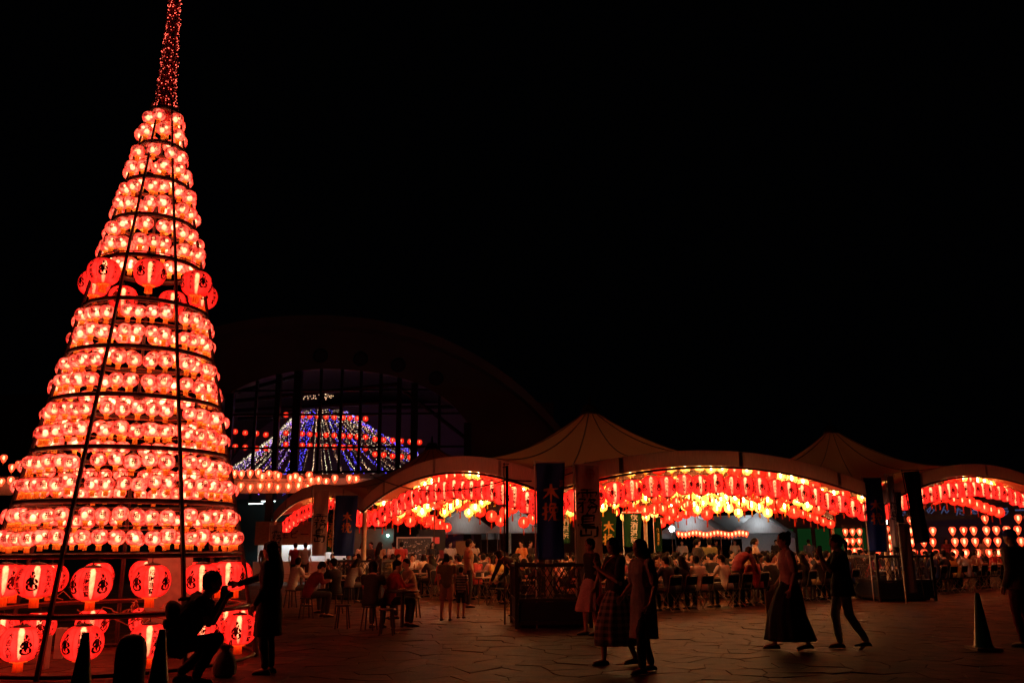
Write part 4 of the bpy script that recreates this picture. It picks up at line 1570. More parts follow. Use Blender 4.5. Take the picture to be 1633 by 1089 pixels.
def rack(loc, rz, cols, rows, dx, dz, z0, label, which, skip=()):
    t = thing('lantern_rack', label, 'rack', loc, rz)
    W, H = dx * cols, z0 + dz * rows
    for sx in (-W / 2, W / 2):
        b = MB(); b.tube([(sx, 0, 0), (sx, 0, H + .1)], .025, 6); part('post', b, M_STEEL, t)
    M = Matrix.Rotation(rz, 3, 'Z')
    for r in range(rows):
        z = z0 + dz * (r + 1)
        b = MB(); b.tube([(-W / 2, 0, z), (W / 2, 0, z)], .014, 6); part('rail', b, M_STEEL, t)
        for c in range(cols):
            if (r, c) in skip:
                continue
            p = M @ Vector((-W / 2 + dx * (c + .5) + rm.uniform(-.05, .05), 0, z - .23)) + Vector(loc)
            LAN['string'].place(p, rm.uniform(0, 6), f'small orange lantern, {ORD[c]} from the left in {ORD[rows - 1 - r]} row of the {which}', 'small lanterns on the racks', 1.22 if cols > 5 else 1.0)


rack(at(1550, 880, 40.5), R(-22), 12, 4, .44, .50, .75, 'wide rack of small lanterns in front of the stage', 'stage rack', {(3, 2), (3, 3), (3, 4), (3, 5), (3, 6), (3, 8), (3, 9), (2, 3), (1, 3), (0, 3), (1, 9), (0, 9)})
rack(at(1362, 880, 40), R(-10), 3, 4, .27, .42, .55, 'narrow rack of small lanterns beside the dark blue banner', 'narrow rack')
rack(at(1410, 880, 38), R(-10), 3, 5, .24, .36, .5, 'tall close-set rack of small lanterns behind the flood lamp', 'close-set rack')

# ------------------------------------------------------------------ banners, lattice enclosures
def flag_cloth(w, h, seed, furl=0.0):
    rn = random.Random(seed)
    ph, am = rn.uniform(0, 6), rn.uniform(.02, .05)

    def f(u, v):                      # u across 0..1, v up 0..1
        k = (1 - furl * .75)
        x = .03 + u * w * k * (1 - .06 * math.sin(v * 3 + ph))
        y = am * math.sin(u * 5 + v * 2.4 + ph) * (.3 + (1 - v)) + am * .6 * math.sin(u * 9 - v * 5 + ph) + furl * .06 * math.sin(u * 22)
        return Vector((x, y, v * h))
    return f


M_FLAGS = {'blue': fringe_mat('blue_flag_cloth', (.05, .12, .50), .3), 'white': fringe_mat('white_flag_cloth', (.72, .62, .58), .3), 'green': fringe_mat('green_flag_cloth', (.03, .11, .05), .4),
           'navy': fringe_mat('navy_flag_cloth', (.025, .025, .05), .15), 'mauve': fringe_mat('mauve_flag_cloth', (.20, .15, .19), .2)}
M_ORANGE = mat('orange_print', (.66, .27, .04), .7)
M_YELLOW = mat('yellow_print', (.75, .48, .08), .7)
M_BRUSH = mat('black_brush_print', (.012, .01, .01), .7)
M_REDP = mat('red_print', (.55, .03, .02), .7)
M_WHITEP = mat('white_print', (.75, .72, .62), .7)


def banner(base, rz, w, h, z0, colr, label, prints, seed, furl=0.0, crest=False, lean=0.0):
    """prints: (glyphs, u, top v, size in metres, material); one tall flag on a pole with a cross bar."""
    t = thing('banner', label, 'banner', base)
    t.rotation_euler = (0, lean, rz)
    b = MB(); b.tube([(0, 0, 0), (0, 0, z0 + h + .06)], .016, 8); part('pole', b, M_WHITE if colr != 'navy' else M_STEEL, t)
    b = MB(); b.tube([(-.02, 0, z0 + h + .03), (w * (1 - furl * .75) + .05, 0, z0 + h + .03)], .011, 6); part('cross_bar', b, M_WHITE if colr != 'navy' else M_STEEL, t)
    f = flag_cloth(w, h, seed, furl)
    nu, nv = 14, 26
    b = MB()
    fr = [[f(i / nu, j / nv) + Vector((0, 0, z0)) for i in range(nu + 1)] for j in range(nv + 1)]
    vs = [p for r in fr for p in r] + [p + Vector((0, .004, 0)) for r in fr for p in r]
    n = (nu + 1) * (nv + 1)
    fs = []
    for j in range(nv):
        for i in range(nu):
            a = j * (nu + 1) + i
            fs.append((a, a + 1, a + nu + 2, a + nu + 1))
            fs.append((n + a + nu + 1, n + a + nu + 2, n + a + 1, n + a))
    for i in range(nu):
        a, c = i, nv * (nu + 1) + i
        fs += [(a + 1, a, n + a, n + a + 1), (c, c + 1, n + c + 1, n + c)]
    for j in range(nv):
        a, c = j * (nu + 1), j * (nu + 1) + nu
        fs += [(a, a + nu + 1, n + a + nu + 1, n + a), (c + nu + 1, c, n + c, n + c + nu + 1)]
    b.add(vs, fs)
    cl = part('cloth', b, M_FLAGS[colr], t, angle=None)
    for k in range(4):
        lb = MB()
        q = k / 3
        lb.tube([(.0 + .03 * math.cos(a), .03 * math.sin(a), z0 + h * (.02 + .96 * q)) for a in [i * PI / 5 for i in range(10)]], .006, 5, closed=True)
        part('loop', lb, M_FLAGS[colr], t)
    surf = lambda u, v: f(u / w, v / h) + Vector((0, -.006, z0))
    for glyphs, u, v, s, m in prints:
        b = MB()
        lettering(b, [(g, u * w, v * h - s * 1.02 * (i + .5), s) for i, g in enumerate(glyphs)], surf)
        o = part('lettering', b, m, cl, smooth=False)
        o['kind'] = 'stuff'
    if crest:
        c = MB()
        ring = [(.62 * w + .10 * math.cos(i * PI / 12), h * .915 + .10 * math.sin(i * PI / 12)) for i in range(25)]
        for (a1, b1), (a2, b2) in zip(ring, ring[1:]):
            m1, m2 = (a1 - .62 * w) * .84 + .62 * w, (a2 - .62 * w) * .84 + .62 * w
            n1, n2 = (b1 - h * .915) * .84 + h * .915, (b2 - h * .915) * .84 + h * .915
            c.add([surf(a1, b1), surf(a2, b2), surf(m2, n2), surf(m1, n1)], [(0, 3, 2, 1)])
        for hw, hh in ((.084, .011), (.011, .084)):
            c.add([surf(.62 * w - hw, h * .915 - hh), surf(.62 * w + hw, h * .915 - hh), surf(.62 * w + hw, h * .915 + hh), surf(.62 * w - hw, h * .915 + hh)], [(0, 1, 2, 3)])
        o = part('crest', c, M_REDP, cl, smooth=False)
        o['kind'] = 'stuff'
    return t


KB, KS = [BRUSH['ki'], BRUSH['biki']], [BRUSH['kiri'], BRUSH['shima']]
def flag_at(x0, x1, ytop, ybot, Y, colr, label, prints, seed, **kw):
    p0, p1 = P(x0, ytop, Y), P(x1, ytop, Y)
    zb = P(x0, ybot, Y).z
    return banner((p0.x - .03, p0.y, 0), 0, p1.x - p0.x, p0.z - zb, zb, colr, label, prints, seed, **kw)


flag_at(855, 899, 738, 892, 17.35, 'blue', 'wide blue banner with two orange brush characters on the middle lattice enclosure', [(KB, .52, .78, .36, M_ORANGE), ([glyph('宮'), glyph('崎')], .9, .82, .075, M_REDP)], 1)
flag_at(917, 957, 742, 905, 17.9, 'white', 'white banner with a circle crest and two large black brush characters, middle enclosure', [(KS, .48, .76, .47, M_BRUSH)], 2, crest=True)
flag_at(535, 569, 790, 886, 26.4, 'blue', 'blue banner with orange brush characters beside the small far arch', [(KB, .58, .72, .30, M_ORANGE)], 3)
flag_at(501, 524, 783, 886, 26.0, 'white', 'white banner with black brush characters in front of the small far arch', [(KS, .5, .64, .40, M_BRUSH)], 4)
flag_at(432, 451, 836, 908, 30.0, 'white', 'narrow white banner with black brush characters behind the long-haired woman', [(KS, .5, .86, .34, M_BRUSH)], 5)
flag_at(524, 540, 812, 880, 28.0, 'green', 'dark green banner with pale characters between the white and blue banners', [([glyph(c) for c in '飲酒運転'], .5, .9, .26, M_ORANGE)], 6)
flag_at(952, 981, 808, 868, 31.0, 'green', 'green banner with yellow brush characters under the middle canopy', [(KB, .6, .62, .42, M_YELLOW), ([glyph('宮')], .12, .62, .16, M_REDP)], 7)
flag_at(994, 1022, 818, 872, 29.5, 'green', 'green banner with a column of white characters warning drivers', [([glyph(c) for c in '飲酒運転'], .58, .97, .235, M_WHITEP)], 8)
flag_at(896, 908, 812, 866, 29.0, 'green', 'slim green banner with pale characters between blue and white banners', [([glyph(c) for c in '飲酒運転'], .4, .95, .22, M_WHITEP)], 9)
flag_at(1043, 1060, 825, 880, 33.0, 'green', 'slim furled green banner with yellow print beside the globe lamp', [([glyph(c) for c in '飲酒運転'], .5, .7, .16, M_YELLOW)], 10, furl=.5)
flag_at(1376, 1404, 762, 880, 24.3, 'blue', 'dark blue banner with orange brush characters at the stage end enclosure', [(KB, .55, .70, .34, M_ORANGE)], 11)
flag_at(1413, 1426, 758, 872, 24.6, 'white', 'narrow dim white banner with dark characters beside the flood lamp', [(KS, .5, .62, .24, M_BRUSH)], 12, furl=.2)
flag_at(1454, 1480, 752, 866, 24.2, 'navy', 'tall tilted black banner before the stage end arch', [], 13, furl=.1, lean=R(-4))
flag_at(1427, 1438, 784, 838, 24.0, 'navy', 'short narrow black banner beside the tilted black banner', [], 14, furl=.2)
flag_at(1434, 1451, 836, 946, 23.4, 'mauve', 'low dull mauve banner hanging in front of the stage end enclosure', [], 15)
flag_at(806, 818, 742, 880, 18.2, 'navy', 'tall furled dark banner on a pole left of the wide blue banner', [], 16, furl=.85)

M_LATT = mat('dark_lattice_wood', (.035, .028, .03), .6)
M_SHEET = mat('dark_blue_sheet', (.02, .03, .06), .6, var=.3)


def enclosure(loc, rz, w, h, label):
    t = thing('lattice_enclosure', label, 'enclosure', loc, rz)
    hw = w / 2
    for sx in (-1, 1):
        for sy in (-1, 1):
            b = MB(); b.box((sx * hw, sy * hw, h / 2 + .02), (.07, .07, h + .04)); part('post', b, M_LATT, t, smooth=False)
    for k, (cx_, cy_, r_) in enumerate(((0, -hw, 0), (0, hw, 0), (-hw, 0, PI / 2), (hw, 0, PI / 2))):
        for z in (.10, .52, h - .04):
            b = MB(); b.box((cx_, cy_, z), (w - .075, .04, .06), r_); part('rail', b, M_LATT, t, smooth=False)
        M = Matrix.Rotation(r_, 3, 'Z')
        b = MB(); b.box((cx_, cy_, .31), (w - .09, .012, .35), r_); part('lower_panel', b, M_SHEET, t, smooth=False)
        n = 12
        lo, hi = .55, h - .07
        L_ = w - .08
        for sgn in (-1, 1):
            for i in range(-6, n + 6):
                x0_ = -L_ / 2 + L_ * i / n
                x1_ = x0_ + sgn * (hi - lo) * .6
                a, c = (x0_, lo), (x1_, hi)
                if min(x0_, x1_) < -L_ / 2 or max(x0_, x1_) > L_ / 2:
                    continue
                b = MB()
                p, q = M @ Vector((a[0], sgn * .006, a[1])) + Vector((cx_, cy_, 0)), M @ Vector((c[0], sgn * .006, c[1])) + Vector((cx_, cy_, 0))
                b.tube([p, q], .009, 4)
                part('slat', b, M_LATT, t)
    b = MB(); b.box((0, 0, .2), (w - .2, w - .2, .36)); part('planter', b, M_SHEET, t, smooth=False)
    return t


enclosure((.71, 18.0, 0), R(4), 1.42, 1.2, 'dark lattice enclosure round the foot of the middle tent post')
enclosure((10.46, 25.0, 0), R(8), 1.6, 1.2, 'dark lattice enclosure round the tent post at the stage end')
enclosure((-4.64, 27.3, 0), R(-6), 1.6, 1.15, 'dark lattice enclosure below the blue and white banners of the far arch')

# ------------------------------------------------------------------ people
WORK = TMP


def remesh(mb, voxel, smooth=6):
    me = bpy.data.meshes.new('shape')
    me.from_pydata(mb.v, [], mb.f)
    bm = bmesh.new()
    bm.from_mesh(me)
    bmesh.ops.recalc_face_normals(bm, faces=bm.faces)
    bm.to_mesh(me)
    bm.free()
    o = bpy.data.objects.new('shape', me)
    WORK.collection.objects.link(o)
    m = o.modifiers.new('r', 'REMESH')
    m.mode = 'VOXEL'
    m.voxel_size = voxel
    m.use_smooth_shade = True
    sm = o.modifiers.new('s', 'SMOOTH')
    sm.iterations = smooth
    sm.factor = .5
    vl = WORK.view_layers[0]
    vl.update()
    out = bpy.data.meshes.new_from_object(o.evaluated_get(vl.depsgraph))
    bpy.data.objects.remove(o)
    bpy.data.meshes.remove(me)
    return out


def V(*a):
    return Vector(a)


STAND = dict(pelvis=V(0, 0, .94), waist=V(0, .005, 1.08), chest=V(0, -.005, 1.25), neck=V(0, .005, 1.43), head=V(0, -.025, 1.575),
             shR=V(-.185, .0, 1.385), shL=V(.185, 0, 1.385), elR=V(-.235, .04, 1.11), elL=V(.235, .04, 1.11), wrR=V(-.235, -.06, .87), wrL=V(.235, -.06, .87),
             hiR=V(-.09, 0, .91), hiL=V(.09, 0, .91), knR=V(-.10, -.02, .50), knL=V(.10, -.02, .50), anR=V(-.10, .03, .085), anL=V(.10, .03, .085), face=V(0, -1, 0), toeR=V(0, -1, 0), toeL=V(0, -1, 0))
SIT = dict(pelvis=V(0, .03, .52), waist=V(0, .01, .66), chest=V(0, -.04, .83), neck=V(0, -.085, 1.01), head=V(0, -.13, 1.15),
           shR=V(-.18, -.08, .965), shL=V(.18, -.08, .965), elR=V(-.225, -.2, .76), elL=V(.225, -.2, .76), wrR=V(-.11, -.41, .79), wrL=V(.11, -.41, .79),
           hiR=V(-.09, 0, .50), hiL=V(.09, 0, .50), knR=V(-.11, -.42, .50), knL=V(.11, -.42, .50), anR=V(-.11, -.38, .085), anL=V(.11, -.38, .085), face=V(0, -.93, -.36), toeR=V(0, -1, 0), toeL=V(0, -1, 0))


def pose(base, **kw):
    d = {k: v.copy() for k, v in base.items()}
    for k, v in kw.items():
        d[k] = V(*v)
    return d


def oval_ring(c, xa, ya, rx, ry, n=18):
    return [c + xa * rx * math.cos(2 * PI * k / n) + ya * ry * math.sin(2 * PI * k / n) for k in range(n)]


def trunk(mb, J, grow=0.0, lo=-.10, female=False, hem=None, neck=True):
    xa = (J['shL'] - J['shR']).normalized()
    hipx = (J['hiL'] - J['hiR']).normalized()
    w = (.150, .125, .150, .165) if female else (.150, .140, .165, .185)
    up0 = (J['waist'] - J['pelvis']).normalized()
    st = [(J['pelvis'] + up0 * lo, w[0] * .92, .105), (J['pelvis'], w[0] + .012, .118), (J['waist'], w[1], .098), (J['chest'], w[2], .118)]
    upn = (J['neck'] - J['chest']).normalized()
    st += [(J['neck'] - upn * .075, w[3], .095), (J['neck'] - upn * .03, w[3] * .74, .075), (J['neck'] + upn * .005, .075, .06)]
    if neck:
        st.append((J['neck'] + upn * .04, .054, .055))
    rings = []
    for i, (c, rx, ry) in enumerate(st):
        t = (st[min(i + 1, len(st) - 1)][0] - st[max(i - 1, 0)][0]).normalized()
        q = min(1, i / 3)
        x = hipx.lerp(xa, q)
        x = (x - t * x.dot(t)).normalized()
        y = t.cross(x)
        rings.append(oval_ring(c, x, y, rx + grow, ry + grow))
    mb.loft(rings)


def hand(mb, J, s, fine):
    wr, el = J['wr' + s], J['el' + s]
    d = (wr - el).normalized()
    d = J.get('hand' + s, d).normalized()
    side = 1 if s == 'L' else -1
    inw = Vector((-side, 0, 0))
    inw = (inw - d * inw.dot(d))
    inw = inw.normalized() if inw.length > .2 else Vector((0, 0, -1))       # palm faces inwards
    fw = d.cross(inw).normalized()
    if fw.y > 0:
        fw = -fw
    mb.capsule(wr, wr + d * .03, .026, .030, 8)
    for k in range(4):
        off = fw * (.030 - .02 * k)
        a = wr + d * .02 + off * .7
        b = wr + d * .085 + off
        mb.capsule(a, b, .0145, .0125, 8)
        L = (.034, .040, .037, .028)[k]
        m = b + (d * .94 + inw * .34).normalized() * L
        mb.capsule(b, m, .0098, .0088, 7)
        mb.capsule(m, m + (d * .62 + inw * .78).normalized() * L * .72, .0088, .0075, 7)
    t0 = wr + d * .03 + fw * .026
    t1 = t0 + (d * .62 + fw * .66 + inw * .3).normalized() * .038
    mb.capsule(t0, t1, .0125, .011, 7)
    mb.capsule(t1, t1 + (d * .85 + fw * .2 + inw * .45).normalized() * .03, .0105, .0085, 7)


def head_axes(J):
    f = J['face'].normalized()
    up = Vector((0, 0, 1))
    u = (up - f * up.dot(f)).normalized()
    r = u.cross(f)
    return f, u, r, Matrix((r, f, u)).transposed()


def body_mesh(J, voxel, kid=False):
    mb = MB()
    f, u, r, M = head_axes(J)
    H = J['head']
    mb.ball(H + u * .018, (.074, .094, .098), 16, 12, M)
    mb.ball(H + f * .022 - u * .052, (.052, .062, .062), 14, 10, M)         # jaw
    mb.ball(H + f * .086 - u * .012, (.011, .017, .024), 8, 6, M)           # nose
    mb.ball(H + f * .074 + u * .022, (.05, .014, .010), 8, 6, M)            # brow
    mb.ball(H + f * .078 - u * .056, (.022, .012, .010), 8, 6, M)           # lips
    for s in (-1, 1):
        mb.ball(H + r * s * .074 - u * .005 - f * .006, (.010, .020, .032), 8, 6, M)
    mb.capsule(J['neck'] - Vector((0, 0, .02)), H - u * .05 - f * .015, .053, .05, 12)
    trunk(mb, J)
    for s in 'RL':
        mb.capsule(J['sh' + s], J['el' + s], .046, .038, 12)
        mid = J['el' + s].lerp(J['wr' + s], .3)
        mb.capsule(J['el' + s], mid, .037, .038, 12)
        mb.capsule(mid, J['wr' + s], .038, .026, 12)
        hand(mb, J, s, voxel < .01)
        mb.capsule(J['hi' + s], J['kn' + s], .078, .052, 12)
        calf = J['kn' + s].lerp(J['an' + s], .3)
        mb.capsule(J['kn' + s], calf, .05, .053, 12)
        mb.capsule(calf, J['an' + s], .053, .034, 12)
        an = J['an' + s]
        mb.capsule(an - Vector((0, 0, .03)), an + J['toe' + s] * .15 - Vector((0, 0, .055)), .034, .024, 10)
    return remesh(mb, voxel)


def hair_mesh(J, kind, voxel):
    f, u, r, M = head_axes(J)
    H = J['head']
    mb = MB()
    if kind == 'cap':
        mb.ball(H + u * .045 - f * .006, (.086, .106, .082), 16, 10, M)
        mb.ball(H + u * .045 + f * .10, (.07, .07, .010), 12, 6, M)
        return remesh(mb, voxel, 3)
    mb.ball(H + u * .040 - f * .018, (.086, .102, .092), 16, 10, M)
    mb.ball(H + u * .0 - f * .040, (.080, .072, .09), 14, 10, M)
    back = Vector((-f.x, -f.y, 0)).normalized()
    if kind == 'bob':
        mb.ball(H - u * .035 - f * .03, (.094, .074, .10), 14, 10, M)
        for s in (-1, 1):
            mb.capsule(H + r * s * .075 + u * .02, H + r * s * .080 - u * .09, .026, .024, 8)
    elif kind == 'long':
        n = J['neck']
        xa = (J['shL'] - J['shR']).normalized()
        c = [H + u * .05 - f * .03, H - f * .06, n + back * .075 + Vector((0, 0, .03)), n + back * .115 - Vector((0, 0, .12)), n + back * .125 - Vector((0, 0, .27)), n + back * .12 - Vector((0, 0, .36))]
        w = [(.07, .05), (.092, .055), (.105, .05), (.115, .04), (.095, .035), (.05, .02)]
        mb.loft([oval_ring(p, xa, back, a, b, 14) for p, (a, b) in zip(c, w)])
        for s in (-1, 1):
            mb.capsule(H + r * s * .078 + u * .01 - f * .01, n + xa * (s if r.dot(xa) > 0 else -s) * .10 + back * .03 - Vector((0, 0, .06)), .027, .026, 8)
    elif kind == 'bun':
        mb.ball(H + u * .10 - f * .085, .045, 12, 8)
    elif kind == 'tail':
        mb.capsule(H + u * .05 - f * .11, H - f * .15 - u * .02, .026, .03, 8)
        mb.capsule(H - f * .15 - u * .02, H - f * .13 - u * .17, .03, .012, 8)
    return remesh(mb, voxel, 3)


def top_mesh(J, sleeve, voxel, female, hem=-.09, grow=.016, flare=0.0):
    mb = MB()
    trunk(mb, J, grow, hem, female, neck=False)
    for s in 'RL':
        sh, el, wr = J['sh' + s], J['el' + s], J['wr' + s]
        if sleeve == 'long':
            mb.capsule(sh, el, .064, .052, 12)
            mb.capsule(el, el.lerp(wr, .95), .052, .040, 12)
        elif sleeve == 'half':
            mb.capsule(sh, sh.lerp(el, .82), .066, .062, 12)
        elif sleeve == 'short':
            mb.capsule(sh, sh.lerp(el, .5), .064, .062, 12)
        else:
            mb.ball(sh, .06, 10, 8)
    if flare:
        xa = (J['hiL'] - J['hiR']).normalized()
        ya = xa.cross(Vector((0, 0, 1)))
        p, w = J['pelvis'], J['waist']
        mb.loft([oval_ring(w, xa, ya, .155, .125, 22), oval_ring(p, xa, ya, .19, .155, 22), oval_ring(Vector((p.x, p.y, p.z - flare * .5)), xa, ya, .205, .17, 22), oval_ring(Vector((p.x, p.y, p.z - flare)), xa, ya, .215, .18, 22)])
    return remesh(mb, voxel, 4)


def bottom_mesh(J, kind, voxel, hem=.1, wide=.30, folds=9):
    mb = MB()
    xa = (J['hiL'] - J['hiR']).normalized()
    if kind in ('pants', 'shorts'):
        up = (J['waist'] - J['pelvis']).normalized()
        ya = up.cross(xa)
        mb.loft([oval_ring(J['pelvis'] - up * .11, xa, ya, .13, .10), oval_ring(J['pelvis'] - up * .02, xa, ya, .168, .13), oval_ring(J['pelvis'] + up * .07, xa, ya, .15, .118)])
        for s in 'RL':
            hi, kn, an = J['hi' + s], J['kn' + s], J['an' + s]
            if kind == 'shorts':
                mb.capsule(hi, hi.lerp(kn, .85), .098, .085, 12)
            else:
                mb.capsule(hi, kn, .092, .068, 12)
                mb.capsule(kn, kn.lerp(an, .93), .068, .052, 12)
        return remesh(mb, voxel, 4)
    ya = xa.cross(Vector((0, 0, 1)))
    w, p = J['waist'] - Vector((0, 0, .06)), J['pelvis']
    mid = (J['knR'] + J['knL']) / 2
    foot = (J['anR'] + J['anL']) / 2
    sp = (J['anR'] - J['anL']).length * .5
    rings = []
    steps = 12
    for i in range(steps + 1):
        q = i / steps
        z = w.z + (hem - w.z) * q
        t = max(0, (p.z - z) / max(p.z - .08, .1))
        c = p.lerp(mid, min(1, t * 2)) if t < .5 else mid.lerp(foot, (t - .5) * 2)
        c = Vector((c.x, c.y, z))
        r0 = .135 + .05 * min(1, q * 4)
        rx = r0 + (wide - .18) * q
        ring = []
        for k in range(54):
            a = 2 * PI * k / 54
            rr = 1 + .07 * q * math.sin(a * folds + 2.2 * math.sin(a * 2) + 1.1 * q)
            ring.append(c + xa * rx * rr * math.cos(a) + ya * (rx * .82 + sp * .5 * q) * rr * math.sin(a))
        rings.append(ring)
    mb.loft(rings)
    return mb.mesh('skirt', M_BLACK)


def shoe_mesh(an, toe):
    mb = MB()
    toe = Vector((toe.x, toe.y, 0)).normalized()
    side = Vector((-toe.y, toe.x, 0))
    rings = []
    for q, w, h in ((-.07, .020, .03), (-.06, .034, .055), (-.01, .038, .075), (.05, .040, .062), (.11, .044, .045), (.16, .036, .034), (.178, .015, .02)):
        c = Vector((an.x, an.y, an.z - .085)) + toe * q
        rings.append([c + side * w * math.cos(a) + Vector((0, 0, max(0.002, h * .5 + h * .5 * math.sin(a)))) for a in [2 * PI * k / 12 for k in range(12)]])
    mb.loft(rings)
    return mb


M_SKIN = mat('skin', (.50, .31, .23), .5, var=.06, scale=20)
M_HAIR = mat('black_hair', (.009, .007, .006), .65, var=.4, scale=60, spec=.15)
M_EYE = mat('dark_eye', (.02, .015, .012), .2)
CLOTH = {}


def cloth(name, c):
    if name not in CLOTH:
        CLOTH[name] = mat('cloth_' + name.replace(' ', '_'), c, .85, var=.14, scale=25, bump=.25)
    return CLOTH[name]


PAL = {'white': (.68, .66, .62), 'cream': (.60, .52, .38), 'grey': (.25, .25, .25), 'black': (.02, .02, .022), 'navy': (.03, .04, .09), 'red': (.42, .05, .05), 'tan': (.36, .25, .15), 'yellow': (.62, .45, .13),
       'pale pink': (.60, .38, .36), 'olive': (.14, .14, .06), 'pale blue': (.62, .64, .68), 'dark': (.035, .03, .032), 'wine': (.20, .03, .05), 'orange': (.62, .26, .08)}
for k, c in PAL.items():
    cloth(k, c)


def pattern_mat(name, c1, c2, kind):
    m, nt, out = node_mat(name)
    N, L = nt.nodes.new, nt.links.new
    b = N('ShaderNodeBsdfPrincipled')
    b.inputs['Roughness'].default_value = .85
    tc, sp = N('ShaderNodeTexCoord'), N('ShaderNodeSeparateXYZ')
    L(tc.outputs['Object'], sp.inputs[0])

    def stripes(o, f):
        a = N('ShaderNodeMath'); a.operation = 'MULTIPLY'; a.inputs[1].default_value = f; L(o, a.inputs[0])
        s = N('ShaderNodeMath'); s.operation = 'SINE'; L(a.outputs[0], s.inputs[0])
        g = N('ShaderNodeMath'); g.operation = 'GREATER_THAN'; g.inputs[1].default_value = .1; L(s.outputs[0], g.inputs[0])
        return g.outputs[0]
    z = stripes(sp.outputs['Z'], 75 if kind == 'plaid' else 110)
    v = z
    if kind == 'plaid':
        an = N('ShaderNodeMath'); an.operation = 'ARCTAN2'; L(sp.outputs['Y'], an.inputs[0]); L(sp.outputs['X'], an.inputs[1])
        x = stripes(an.outputs[0], 14)
        ad = N('ShaderNodeMath'); ad.operation = 'ADD'; L(z, ad.inputs[0]); L(x, ad.inputs[1])
        hv = N('ShaderNodeMath'); hv.operation = 'MULTIPLY'; hv.inputs[1].default_value = .5; L(ad.outputs[0], hv.inputs[0])
        v = hv.outputs[0]
    mx = N('ShaderNodeMix'); mx.data_type = 'RGBA'
    mx.inputs[6].default_value, mx.inputs[7].default_value = (*c1, 1), (*c2, 1)
    L(v, mx.inputs[0])
    L(mx.outputs[2], b.inputs['Base Color'])
    L(b.outputs[0], out.inputs['Surface'])
    return m


def set_mat(me, m):
    me.materials.clear()
    me.materials.append(m)
    return me


def person(label, J, top='short', top_c='white', bottom='pants', bot_c='dark', hair='short', female=False, voxel=.016, hem=.1, wide=.3, flare=0.0, top_hem=-.09, grow=.016, eyes=False, scale=1.0, shoe='dark', group=None, folds=9, cap_c='navy'):
    t = thing('person', label, 'person', group=group)
    S = Matrix.Scale(scale, 4)

    def put(name, me, m):
        me = set_mat(me, m)
        me.name = name
        if scale != 1.0:
            me.transform(S)
        return obj(name, me, t)
    mt = lambda c: c if not isinstance(c, str) else CLOTH[c]

    def folds_in(me, amp, fx, fz):                     # creases of worn cloth, locks of hair
        n = len(me.vertices)
        co, no = np.empty(n * 3, np.float32), np.empty(n * 3, np.float32)
        me.vertices.foreach_get('co', co)
        me.vertex_normals.foreach_get('vector', no)
        co, no = co.reshape(-1, 3), no.reshape(-1, 3)
        nz = mnoise.noise
        q = np.array([nz((x * fx, y * fx, z * fz)) + .5 * nz((x * fx * 2.3 + 7, y * fx * 2.3, z * fz * 1.9 + x * 6)) for x, y, z in co.tolist()], np.float32)
        co = co + no * (amp * q)[:, None]
        me.vertices.foreach_set('co', co.ravel())
        me.update()
        return me
    fine = voxel < .013
    put('body', body_mesh(J, voxel), M_SKIN)
    hm, tm = hair_mesh(J, hair, voxel), top_mesh(J, top, voxel, female, top_hem, grow, flare)
    if fine:
        folds_in(tm, .011, 11, 6)
        if hair != 'cap':
            folds_in(hm, .010, 34, 5)
    put('cap' if hair == 'cap' else 'hair', hm, M_HAIR if hair != 'cap' else CLOTH[cap_c])
    put('shirt' if not flare else 'dress', tm, mt(top_c))
    b = bottom_mesh(J, bottom, voxel, hem, wide, folds)
    if fine and bottom != 'skirt':
        folds_in(b, .010, 10, 12)
    if bottom == 'skirt':
        b.polygons.foreach_set('use_smooth', [True] * len(b.polygons))
    put({'pants': 'trousers', 'shorts': 'shorts', 'skirt': 'skirt'}[bottom], b, mt(bot_c))
    for s in 'RL':
        put('shoe', shoe_mesh(J['an' + s], J['toe' + s]).mesh('shoe', M_BLACK), mt(shoe))
    if eyes:
        f, u, r, M = head_axes(J)
        for s in (-1, 1):
            mb = MB(); mb.ball(J['head'] + f * .079 + r * s * .031 + u * .004, (.012, .007, .007), 8, 6, M)
            put('eye', mb.mesh('eye', M_EYE), M_EYE)
    return t


def face_to(o, p, d):
    o.location = (p[0], p[1], 0)
    o.rotation_euler = (0, 0, math.atan2(d[1], d[0]) + PI / 2)
    return o


# --- the passers-by and watchers in front
FV = .0085
# woman with long hair by the tower, one arm held out
J = pose(STAND, elR=(-.20, -.24, 1.22), wrR=(-.10, -.50, 1.13), handR=(.1, -1, .12), elL=(.24, .03, 1.12), wrL=(.22, -.10, .90), face=(-.05, -1, -.12), head=(0, -.035, 1.57))
o = person('long-haired woman in a knee-length dark coat reaching out beside the lantern tower', J, 'long', 'dark', 'pants', 'black', 'long', True, FV, flare=.46, grow=.034, eyes=True, scale=.955, shoe='black')
face_to(o, G(424, 1074), (-1, .12))
# man crouching with a camera at his face
J = pose(STAND, pelvis=(0, .10, .40), waist=(0, .03, .53), chest=(0, -.09, .70), neck=(0, -.20, .89), head=(0, -.265, 1.03), shR=(-.19, -.17, .85), shL=(.19, -.17, .85),
         elR=(-.24, -.26, .62), elL=(.22, -.28, .60), wrR=(-.085, -.38, .88), wrL=(.075, -.40, .83), handR=(.3, -.1, 1), handL=(-.3, -.2, 1), hiR=(-.10, .07, .38), hiL=(.10, .07, .38), knR=(-.17, -.36, .46), knL=(.16, -.30, .40),
         anR=(-.15, -.16, .085), anL=(.15, .02, .085), face=(0, -1, -.05))
o = person('crouching man with a backpack holding a camera to his face before the tower', J, 'short', 'dark', 'pants', 'dark', 'short', False, FV, eyes=True, scale=1.10, shoe='black', grow=.055)
CROUCH = face_to(o, G(287, 1090), (1, .28))
ca = CROUCH.rotation_euler.z
cm = thing('camera', 'small dark camera held up to the face of the crouching man', 'camera', CROUCH.location.copy(), ca)
